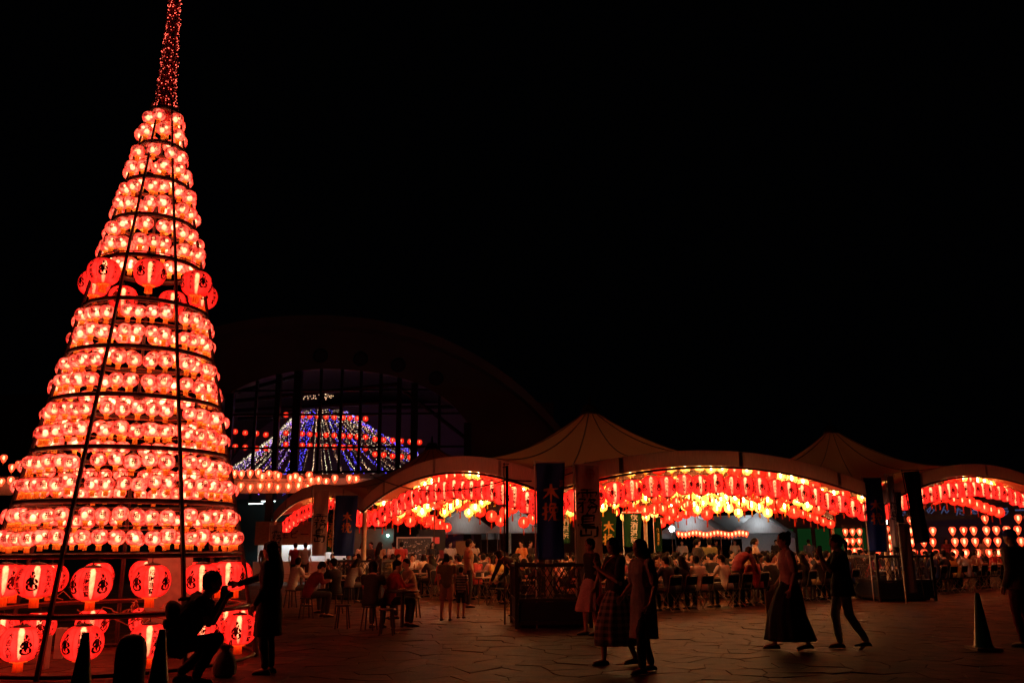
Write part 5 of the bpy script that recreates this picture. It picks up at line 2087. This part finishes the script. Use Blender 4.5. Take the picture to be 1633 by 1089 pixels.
b = MB(); b.box((0, -.445, .995), (.125, .05, .085)); part('camera_body', b, M_BLACK, cm, smooth=False)
b = MB(); b.lathe([(.03, 0), (.034, .01), (.034, .06), (.028, .065), (.02, .06)], 14, cap=True)
part('lens', MB().merge(b, Matrix.Translation((0, -.468, .995)) @ Matrix.Rotation(PI / 2, 4, 'X')), M_BLACK, cm)
bp = thing('backpack', 'bulky dark backpack on the crouching man', 'backpack', CROUCH.location.copy(), ca)
b = MB(); b.ball((0, .085, .74), (.17, .115, .22), 16, 10, Matrix.Rotation(R(-28), 3, 'X')); part('bag', b, CLOTH['black'], bp)
b = MB(); b.ball((0, .18, .64), (.12, .05, .10), 12, 8, Matrix.Rotation(R(-28), 3, 'X')); part('front_pocket', b, CLOTH['dark'], bp)
for s in (-1, 1):
    b = MB(); b.tube([(s * .11, .08, .95), (s * .12, -.10, .965), (s * .125, -.235, .84), (s * .12, -.12, .60), (s * .12, .1, .56)], .018, 6); part('strap', b, CLOTH['black'], bp)
bag = thing('plastic_bag', 'pale plastic bag standing on the paving by the crouching man', 'bag', G(357, 1078))
b = MB(); b.lathe([(.10, 0), (.145, .03), (.15, .12), (.12, .22), (.07, .29), (.05, .31), (.075, .36)], 18, lobes=7, depth=.12); part('sack', b, CLOTH['grey'], bag)
for s in (-1, 1):
    b = MB(); b.tube([(s * .05, -.04, .33), (s * .06, -.03, .42), (s * .06, .03, .42), (s * .05, .04, .33)], .008, 5); part('handle', b, CLOTH['grey'], bag)

# two women walking together
PLAID = pattern_mat('plaid_cloth', (.05, .045, .06), (.35, .26, .25), 'plaid')
STRIPE = pattern_mat('striped_cloth', (.35, .33, .32), (.05, .06, .09), 'stripe')
J = pose(STAND, elR=(-.22, -.10, 1.13), wrR=(-.06, -.25, 1.33), handR=(.2, -.2, 1), elL=(.22, -.08, 1.12), wrL=(.05, -.27, 1.27), handL=(-.3, -.2, .8), knR=(-.09, -.16, .52), anR=(-.09, -.17, .085), knL=(.10, .05, .50), anL=(.1, .22, .10), face=(.1, -1, -.1))
o = person('woman in a long plaid skirt and dark top holding food to her mouth', J, 'half', 'dark', 'skirt', PLAID, 'bob', True, FV, hem=.27, wide=.27, eyes=True, scale=.96)
W1 = face_to(o, G(986, 1060), (-.93, -.36))
hb = thing('handbag', 'small red shoulder bag at the plaid-skirted woman\'s hip', 'bag', W1.location.copy(), W1.rotation_euler.z)
b = MB(); b.ball((-.215, -.06, .80), (.045, .125, .095), 14, 8); part('pouch', b, cloth('bag red', (.45, .03, .04)), hb)
b = MB(); b.tube([(-.215, -.14, .87), (-.19, -.12, 1.1), (-.02, -.125, 1.30), (.12, -.05, 1.41), (.12, .06, 1.40), (-.03, .13, 1.22), (-.19, .10, 1.0), (-.215, .03, .87)], .007, 5); part('strap', b, cloth('bag red', (.45, .03, .04)), hb)
J = pose(STAND, elR=(-.23, -.02, 1.11), wrR=(-.20, -.20, .95), elL=(.23, .05, 1.1), wrL=(.22, -.04, .87), knR=(-.09, .03, .50), anR=(-.09, .16, .09), knL=(.10, -.12, .51), anL=(.1, -.12, .085), face=(-.1, -1, -.02))
o = person('long-haired woman in a pale long tunic and dark trousers walking beside the plaid skirt', J, 'half', cloth('ash', (.30, .27, .28)), 'pants', 'black', 'long', True, FV, flare=.50, grow=.024, eyes=True, scale=.945, shoe='black')
face_to(o, G(1030, 1072), (-.9, -.44))
J = pose(STAND, knR=(-.09, -.1, .51), anR=(-.09, -.1, .085), face=(0, -1, 0))
o = person('woman in a pale pink skirt half hidden behind the plaid-skirted woman', J, 'short', 'dark', 'skirt', cloth('dusty pink', (.58, .36, .38)), 'short', True, .012, hem=.42, wide=.26, eyes=True, scale=.97)
face_to(o, G(946, 1012), (-.9, -.4))
# woman in a wide black skirt
J = pose(STAND, elR=(-.24, .02, 1.11), wrR=(-.22, -.15, .92), elL=(.24, .05, 1.12), wrL=(.24, -.03, .88), knR=(-.09, -.17, .52), anR=(-.09, -.25, .09), knL=(.09, .05, .48), anL=(.09, .20, .11), toeL=(0, -1, -.25), head=(0, -.03, 1.575), face=(0, -1, -.04))
o = person('woman in a wide black ankle-length skirt and pale pink tee, hair up, walking', J, 'half', cloth('dusty pink', (.58, .36, .38)), 'skirt', 'black', 'bun', True, FV, hem=.14, wide=.30, top_hem=.02, eyes=True, scale=1.0, folds=11)
W5 = face_to(o, G(1266, 1036), (-1, .08))
hb = thing('tote_bag', 'slim pale tote bag hanging at the black-skirted woman\'s side', 'bag', W5.location.copy(), W5.rotation_euler.z)
b = MB(); b.box((-.30, -.17, .66), (.05, .27, .33)); part('sack', b, CLOTH['tan'], hb, smooth=False)
for s in (-.07, .07):
    b = MB(); b.tube([(-.30, -.17 + s, .825), (-.26, -.16 + s * .4, .90), (-.24, -.16, .93)], .008, 5); part('handle', b, CLOTH['tan'], hb)
# person striding, hands to the face
J = pose(STAND, elR=(-.22, -.18, 1.17), wrR=(-.07, -.27, 1.40), handR=(.25, -.1, 1), elL=(.22, -.20, 1.15), wrL=(.06, -.30, 1.36), handL=(-.25, -.1, 1), hiR=(-.09, -.02, .91), knR=(-.09, -.12, .50), anR=(-.09, -.08, .085), knL=(.09, .04, .50), anL=(.09, .26, .13), toeL=(0, -.8, -.6),
         head=(0, -.04, 1.565), face=(0, -1, -.15))
o = person('person in a loose black top and pale trousers striding with hands at the face', J, 'half', 'black', 'pants', 'pale blue', 'tail', True, FV, flare=.17, grow=.026, eyes=True, scale=.985)
face_to(o, G(1352, 1034), (-1, .10))
# man at the picture's edge with a blue cap
J = pose(STAND)
CLOTH['bright blue'] = mat('cloth_bright_blue', (.03, .07, .55), .7)
o = person('man in a bright blue cap and dark jacket with reddish trousers', J, 'long', 'grey', 'pants', 'wine', 'cap', False, FV, eyes=True, scale=1.02, cap_c='bright blue', grow=.03, flare=.12)
face_to(o, G(1636, 1031), (-.5, .85))
# children and people near the tables
J = pose(STAND, elR=(-.22, -.05, 1.12), wrR=(-.16, -.24, 1.02), knL=(.1, .08, .50), anL=(.1, .2, .10))
o = person('boy in an olive tee and shorts standing with his back turned, beside the striped child', J, 'short', 'olive', 'shorts', 'tan', 'short', False, .012, scale=.80)
face_to(o, G(712, 989), (.1, 1))
o = person('small child in a striped shirt and dark shorts beside the taller boy', pose(STAND), 'short', STRIPE, 'shorts', 'dark', 'short', False, .012, scale=.64)
face_to(o, G(735, 985), (.2, 1))
o = person('tall man in a tan tee standing sideways behind the two boys', pose(STAND, face=(0, -1, -.1)), 'short', 'tan', 'pants', 'dark', 'short', False, .012, scale=1.0)
face_to(o, G(747, 968), (.95, .3))
J = pose(STAND, waist=(0, -.02, 1.05), chest=(0, -.16, 1.17), neck=(0, -.34, 1.27), head=(0, -.46, 1.33), shR=(-.18, -.31, 1.22), shL=(.18, -.31, 1.22), elR=(-.22, -.40, .96), elL=(.22, -.42, .97), wrR=(-.15, -.58, .78), wrL=(.15, -.58, .78), face=(0, -.85, -.5))
LEAN = J
o = person('dark-haired person in black leaning over the table edge beside the middle enclosure', J, 'long', 'black', 'pants', 'black', 'bob', True, .012, scale=.98)
face_to(o, (.05, 20.3), (-.75, .5))
o = person('person in dark brown bending low over a table near the seated woman', J, 'long', 'wine', 'pants', 'dark', 'short', False, .012, scale=1.0)
face_to(o, (5.65, 22.6), (.75, .5))

# ------------------------------------------------------------------ tables, chairs and the seated crowd
def chair_proto():
    t = thing('folding_chair', 'chair', 'chair')
    b = MB(); b.box((0, 0, .43), (.36, .36, .03)); part('seat', b, CLOTH['black'], t, smooth=False)
    b = MB(); b.box((0, .215, .70), (.36, .022, .19), M=Matrix.Rotation(R(-10), 3, 'X')); part('backrest', b, CLOTH['black'], t, smooth=False)
    b = MB(); b.tube([(-.2, -.20, .015), (-.2, .17, .48), (-.2, .245, .80), (-.16, .25, .83), (.16, .25, .83), (.2, .245, .80), (.2, .17, .48), (.2, -.20, .015)], .011, 6); part('back_frame', b, M_CHROME, t)
    b = MB(); b.tube([(-.17, .26, .015), (-.17, -.15, .42), (.17, -.15, .42), (.17, .26, .015)], .011, 6); part('leg_frame', b, M_CHROME, t)
    return Proto(t)


def table_proto():
    t = thing('folding_table', 'table', 'table')
    b = MB(); b.box((0, 0, .70), (1.8, .45, .03)); part('tabletop', b, mat('table_laminate', (.42, .33, .24), .4), t, smooth=False)
    for s in (-1, 1):
        b = MB(); b.tube([(s * .72, -.19, .015), (s * .72, -.19, .68), (s * .72, .19, .68), (s * .72, .19, .015)], .014, 6); part('leg', b, M_CHROME, t)
    b = MB(); b.box((0, 0, .58), (1.4, .30, .012)); part('under_shelf', b, M_CHROME, t, smooth=False)
    return Proto(t)


CHAIR, TABLE = chair_proto(), table_proto()


def small_protos():
    d = {}
    def mk(name, cat, pieces):
        t = None
        for i, (nm, b, m) in enumerate(pieces):
            if i == 0:
                t = thing(name, name, cat, me=b.mesh(name, m, True, 40))
            else:
                part(nm, b, m, t)
        return Proto(t)
    b = MB(); b.lathe([(.03, 0), (.04, .11), (.036, .11), (.028, .01)], 12, cap=True)
    c = MB(); c.lathe([(.002, .085), (.035, .085)], 12)
    d['beer_cup'] = mk('paper_cup', 'cup', [('cup', b, M_WHITE), ('drink', c, CLOTH['yellow'])])
    b = MB(); b.lathe([(.06, 0), (.10, .02), (.095, .022), (.055, .006)], 16, cap=True)
    c = MB(); c.ball((0, 0, .02), (.06, .05, .025), 8, 5)
    d['plate'] = mk('food_plate', 'plate', [('plate', b, M_WHITE), ('food', c, CLOTH['orange'])])
    b = MB(); b.lathe([(.032, 0), (.034, .01), (.034, .15), (.013, .20), (.013, .225)], 12, cap=True)
    c = MB(); c.lathe([(.016, .225), (.016, .245)], 10, cap=True)
    d['bottle'] = mk('drink_bottle', 'bottle', [('bottle', b, mat('tea_bottle', (.30, .16, .05), .15)), ('cap', c, M_WHITE)])
    return d


SMALL = small_protos()
GROUP_CR = 'festival guests seated at the tables'
sv = .02
seat_specs = []
rp = random.Random(77)
for k in range(9):
    tw = rp.uniform(-.06, .06)
    J = pose(SIT)
    if k % 3 == 1:      # upright, one arm raised to drink
        J['wrR'] = V(-.06, -.30, 1.03); J['elR'] = V(-.22, -.26, .84); J['handR'] = V(.3, 0, 1)
        for q in ('neck', 'head', 'chest', 'shR', 'shL'):
            J[q].y += .05
        J['face'] = V(.3, -1, -.02)
    elif k % 3 == 2:    # bent over the plate
        for q, a in (('chest', .05), ('neck', .10), ('head', .14), ('shR', .09), ('shL', .09)):
            J[q].y -= a; J[q].z -= a * .45
        J['face'] = V(-.1, -.8, -.55)
    else:
        J['face'] = V(-.55 if k else .5, -.85, -.1)
    seat_specs.append((J, ('short', 'half', 'long', 'short', 'half', 'short', 'long', 'short', 'half')[k], ('short', 'long', 'short', 'bob', 'short', 'tail', 'short', 'bun', 'long')[k], k in (1, 3, 5, 7, 8)))
HAIRW = {'short': 'short-haired', 'long': 'long-haired', 'bob': 'bob-haired', 'tail': 'pony-tailed', 'bun': 'bun-haired'}
SEATED = []
for J, sl, hr, fem in seat_specs:
    t = person('guest', J, sl, 'white', 'pants', 'dark', hr, fem, sv)
    SEATED.append((Proto(t), hr))
stand_specs = [(pose(STAND, face=(.3, -1, 0)), 'short', 'short', False), (pose(STAND, elR=(-.23, -.1, 1.13), wrR=(-.1, -.3, 1.1)), 'half', 'tail', True), (pose(STAND, elL=(.23, -.1, 1.13), wrL=(.08, -.28, 1.0), face=(-.4, -1, 0)), 'short', 'long', True)]
STANDING = []
for J, sl, hr, fem in stand_specs:
    t = person('guest', J, sl, 'white', 'pants', 'dark', hr, fem, sv)
    STANDING.append((Proto(t), hr))


def dress(o, c1, c2):
    for ch in o.children:
        n = ch.name.split('.')[0]
        if n in ('shirt', 'trousers'):
            ch.material_slots[0].link = 'OBJECT'
            ch.material_slots[0].material = CLOTH[c1 if n == 'shirt' else c2]


TOPS = ['white', 'white', 'cream', 'black', 'black', 'black', 'black', 'dark', 'navy', 'red', 'yellow', 'pale pink', 'dark', 'white', 'dark', 'wine', 'navy', 'navy']
SIDE_W = {1: 'facing away', -1: 'facing us'}


def place_guest(x, y, rz, where):
    pr, hr = rp.choice(SEATED)
    c1 = rp.choice(TOPS)
    o = pr.place((x, y, 0), rz + rp.uniform(-.15, .15), f'{HAIRW[hr]} guest in {c1}, {where}', GROUP_CR)
    dress(o, c1, rp.choice(['dark', 'navy', 'grey', 'black', 'tan']))
    return o


def table_rows(org, rows, cname, prob, extra_chairs, skip=lambda x, y: False):
    ang = math.atan2(E1.y, E1.x)
    d1, d2 = E1.normalized(), Vector((-E1.y, E1.x, 0)).normalized()
    for ri, (b_, a0, a1) in enumerate(rows):
        base = org + E2 * b_
        L = (a1 - a0) * E1.length
        n = int(L / 1.86)
        for i in range(n):
            c = base + d1 * (a0 * E1.length + (i + .5) * L / n)
            if skip(c.x, c.y):
                continue
            tl_ = f'{ORD[i]} table, row {("one", "two", "three", "four", "five")[ri]} from the front, {cname}'
            TABLE.place((c.x, c.y, 0), ang + rp.uniform(-.02, .02), f'folding table, {tl_}', 'folding tables under the canopies')
            for side in (1, -1):
                for k in range(3):
                    off = -.58 + .58 * k + rp.uniform(-.05, .05)
                    p = c + d1 * off - d2 * side * .52
                    rz = ang + (PI if side > 0 else 0)           # local -Y towards the table
                    wh = f'seat {("one", "two", "three")[k]} {SIDE_W[side]}, {ORD[i]} table, row {("one", "two", "three", "four", "five")[ri]}, {cname}'
                    take = rp.random() < prob
                    if take or (side > 0 and rp.random() < extra_chairs):
                        pc = c + d1 * off - d2 * side * .54
                        CHAIR.place((pc.x, pc.y, 0), rz + rp.uniform(-.12, .12), f'folding chair, {wh}'[:200], 'folding chairs under the canopies')
                    if take:
                        place_guest(p.x, p.y, rz, wh)
            for q in range(5):
                kd = rp.choice(['beer_cup', 'beer_cup', 'plate', 'plate', 'bottle'])
                pp = c + d1 * (-.72 + .36 * q + rp.uniform(-.1, .1)) + d2 * rp.uniform(-.15, .15)
                nm = {'beer_cup': 'white paper cup', 'plate': 'white plate of food', 'bottle': 'brown drink bottle'}[kd]
                zone = ('left end', 'left of middle', 'middle', 'right of middle', 'right end')[q]
                SMALL[kd].place((pp.x, pp.y, .716), rp.uniform(0, 6), f'{nm}, {zone}, {tl_.replace(" from the front", "")}', 'cups, plates and bottles on the tables')


table_rows(O1, [(.13, .14, .97), (.34, .12, .97), (.55, .12, .97), (.76, .12, .97), (.95, .12, .97)], 'middle canopy', .8, .7)
table_rows(O2, [(.12, .12, .9), (.40, .1, .75), (.66, .1, .75)], 'stage end canopy', .74, .5)
table_rows(O3, [(.15, .1, .9), (.42, .1, .9), (.66, .1, .8)], 'hall side canopy', .66, .3)

# guests standing between the tables and at the stalls
spots = [((1112, 872, 27.5), 1, 'dark', (1, .3), 'beside the white gabled marquee'), ((1131, 872, 28.5), 0, 'olive', (.3, 1), 'next to the woman by the gabled marquee'), ((1204, 872, 27), 1, 'cream', (1, -.1), 'in front of the bright white wall sheet'),
         ((1088, 872, 44), 1, 'white', (-.4, -1), 'serving under the first gabled marquee, at its lamp end'), ((1142, 872, 46), 0, 'black', (.2, -1), 'serving under the first gabled marquee, at its middle'), ((1172, 872, 45), 2, 'white', (.1, -1), 'serving where the two gabled marquees meet'),
         ((1238, 872, 44), 0, 'dark', (-.3, -1), 'at the far end of the bright white wall sheet'), ((1290, 872, 42), 1, 'navy', (.2, 1), 'before the first green lit panel'), ((1332, 872, 40), 0, 'wine', (-.5, 1), 'before the last green lit panel'),
         ((690, 872, 34), 2, 'black', (.6, -1), 'before the dark cabinet stall with the red sign'), ((755, 872, 35), 1, 'cream', (-.3, -1), 'beside the brown easel board'), ((471, 872, 36), 0, 'wine', (.2, 1), 'at the white serving stall, at its dark end'), ((487, 872, 35.5), 0, 'grey', (.1, 1), 'at the middle of the white serving stall'), ((578, 872, 35), 2, 'white', (.4, -1), 'in front of the teal partition, first of four'),
         ((592, 872, 34.5), 1, 'dark', (-.4, -1), 'in front of the teal partition, second of four'), ((606, 872, 34), 2, 'tan', (.3, 1), 'in front of the teal partition, third of four'), ((628, 872, 35), 0, 'white', (-.2, 1), 'in front of the teal partition, fourth of four'),
         ((640, 872, 33), 0, 'red', (.2, 1), 'before the grey notice board'), ((718, 872, 36), 0, 'white', (.2, -1), 'inside the gabled marquee by the easel board'), ((832, 872, 33), 1, 'orange', (-.6, -.6), 'under the arch near the wide blue banner'),
         ((1510, 876, 43), 2, 'wine', (.1, -1), 'on the stage side behind the lantern rack'), ((1569, 874, 42.5), 2, 'pale pink', (.3, -1), 'in pink stage costume behind the lantern rack'), ((845, 872, 34), 0, 'dark', (.6, -.6), 'next to the woman in orange'), ((424, 874, 33), 0, 'tan', (.4, 1), 'behind the long-haired woman by the narrow white banner')]
for (x, y, Y), k, c1, d, wh in spots:
    p = P(x, y, Y)
    pr, hr = STANDING[k]
    o = pr.place((p.x, p.y, 0), math.atan2(d[1], d[0]) + PI / 2, f'{HAIRW[hr]} person in {c1} standing {wh}', 'festival guests standing')
    dress(o, c1, rp.choice(['dark', 'navy', 'black']))
# people and furniture outside the canopies, in front of the hall
STOOL = None


def stool_proto():
    t = thing('stool', 'stool', 'stool')
    b = MB(); b.lathe([(.001, .42), (.15, .42), (.16, .43), (.15, .45), (.001, .45)], 18); part('seat', b, M_STEEL, t)
    for k in range(4):
        a = PI / 4 + k * PI / 2
        b = MB(); b.tube([(.11 * math.cos(a), .11 * math.sin(a), .43), (.17 * math.cos(a), .17 * math.sin(a), 0)], .014, 6); part('leg', b, M_STEEL, t)
    return Proto(t)


STOOL = stool_proto()
rt = G(641, 1003)
rtab = thing('round_table', 'small dark round table holding a white plate, beside the seated group', 'table', (rt.x, rt.y, 0))
b = MB(); b.lathe([(.001, .68), (.30, .68), (.31, .70), (.30, .72), (.001, .72)], 24); part('tabletop', b, M_STEEL, rtab)
b = MB(); b.tube([(0, 0, .02), (0, 0, .69)], .035, 10); part('leg', b, M_STEEL, rtab)
b = MB(); b.lathe([(.22, 0), (.22, .015), (.04, .04)], 18, cap=True); part('base', b, M_STEEL, rtab)
SMALL['plate'].place((rt.x, rt.y - .05, .722), 0, 'white plate of food on the small dark round table', 'cups, plates and bottles on the tables')
front = [((590, 1004), 3, 'black', (.2, 1), 'on a stool with her back turned, nearest the round table'), ((622, 1000), 6, 'red', (.9, .4), 'on a stool at the small round table'), ((655, 985), 0, 'tan', (-.8, -.4), 'across the small round table'),
         ((492, 985), 2, 'wine', (.7, .5), 'outside the canopy in front of the far enclosure'), ((532, 978), 4, 'dark', (-.7, .5), 'beside a pale bag in front of the far enclosure'), ((466, 968), 0, 'white', (.6, .6), 'by the narrow white banner, back turned'), ((558, 962), 8, 'grey', (.5, .8), 'between the enclosure and the dark stool')]
for (x, y), k, c1, d, wh in front:
    g = G(x, y)
    pr, hr = SEATED[k]
    rz = math.atan2(d[1], d[0]) + PI / 2
    o = pr.place((g.x, g.y, 0), rz, f'{HAIRW[hr]} guest in {c1} seated {wh}', GROUP_CR)
    dress(o, c1, 'dark')
    s = Matrix.Rotation(rz, 3, 'Z') @ Vector((0, .06, 0))
    STOOL.place((g.x + s.x, g.y + s.y, -.0), rz, f'dark round stool under the guest in {c1}, {" ".join(wh.split()[-5:])}', 'stools in front of the hall')
for (x, y), wh in (((546, 1002), 'empty, before the far enclosure'), ((617, 1012), 'empty, beside the small round table')):
    g = G(x, y)
    STOOL.place((g.x, g.y, 0), 0, f'dark round stool, {wh}', 'stools in front of the hall')
for i, (x, y) in enumerate(((470, 950), (520, 958), (1225, 962))):
    g = G(x, y)
    TABLE.place((g.x, g.y, 0), (.5, .2, .6)[i], ('folding table in the dark before the far enclosure', 'second folding table in the dark before the far enclosure', 'folding table beside the seated dark woman')[i], 'folding tables under the canopies')
g = G(1212, 960)
CHAIR.place((g.x, g.y, 0), R(100), 'folding chair under the seated woman in black near the bent man', 'folding chairs under the canopies')
pr, hr = SEATED[1]
o = pr.place((g.x, g.y, 0), R(-80), 'long-haired guest in black seated sideways near the person bending over', GROUP_CR)
dress(o, 'black', 'black')

# ------------------------------------------------------------------ bollard and cones in front
def cone_thing(p, h, label):
    t = thing('traffic_cone', label, 'cone', p)
    b = MB(); b.lathe([(.15, .03), (.145, .045), (.125, .06), (.035, h - .03), (.03, h), (.001, h + .004)], 24); part('cone_body', b, M_GREENP, t, angle=50)
    b = MB(); b.box((0, 0, .018), (.38, .38, .036)); part('base_plate', b, mat('cone_base_pale', (.30, .26, .22), .6), t, smooth=False)
    return t


cone_thing(G(1569, 1035), .80, 'tall green traffic cone with a pale base standing alone on the paving')
d = 9.2
for x, top, lab in ((137, 1008, 'dark green traffic cone before the tower, in front of its lowest lanterns'), (259, 1003, 'dark green traffic cone between the rounded bollard and the crouching man')):
    lo, hi = 8.0, 12.0
    for _ in range(30):
        m = (lo + hi) / 2
        if P(x, top, m).z > .75:
            lo = m
        else:
            hi = m
    p = P(x, top, lo)
    cone_thing((p.x, p.y, 0), .75, lab)
lo, hi = 7.0, 12.0
for _ in range(30):
    m = (lo + hi) / 2
    if P(212, 1010, m).z > .78:
        lo = m
    else:
        hi = m
p = P(212, 1010, lo)
bo = thing('bollard', 'stout black round topped bollard between two green cones', 'bollard', (p.x, p.y, 0))
b = MB(); b.lathe([(.15, 0), (.15, .04), (.135, .05), (.135, .63), (.128, .68), (.105, .735), (.065, .77), (.001, .782)], 24); part('bollard_body', b, M_BLACK, bo, angle=50)
b = MB(); b.lathe([(.1375, .50), (.138, .505), (.138, .555), (.1375, .56)], 24); part('reflective_band', b, mat('dull_band', (.10, .10, .10), .4), bo)

bpy.data.scenes.remove(TMP)
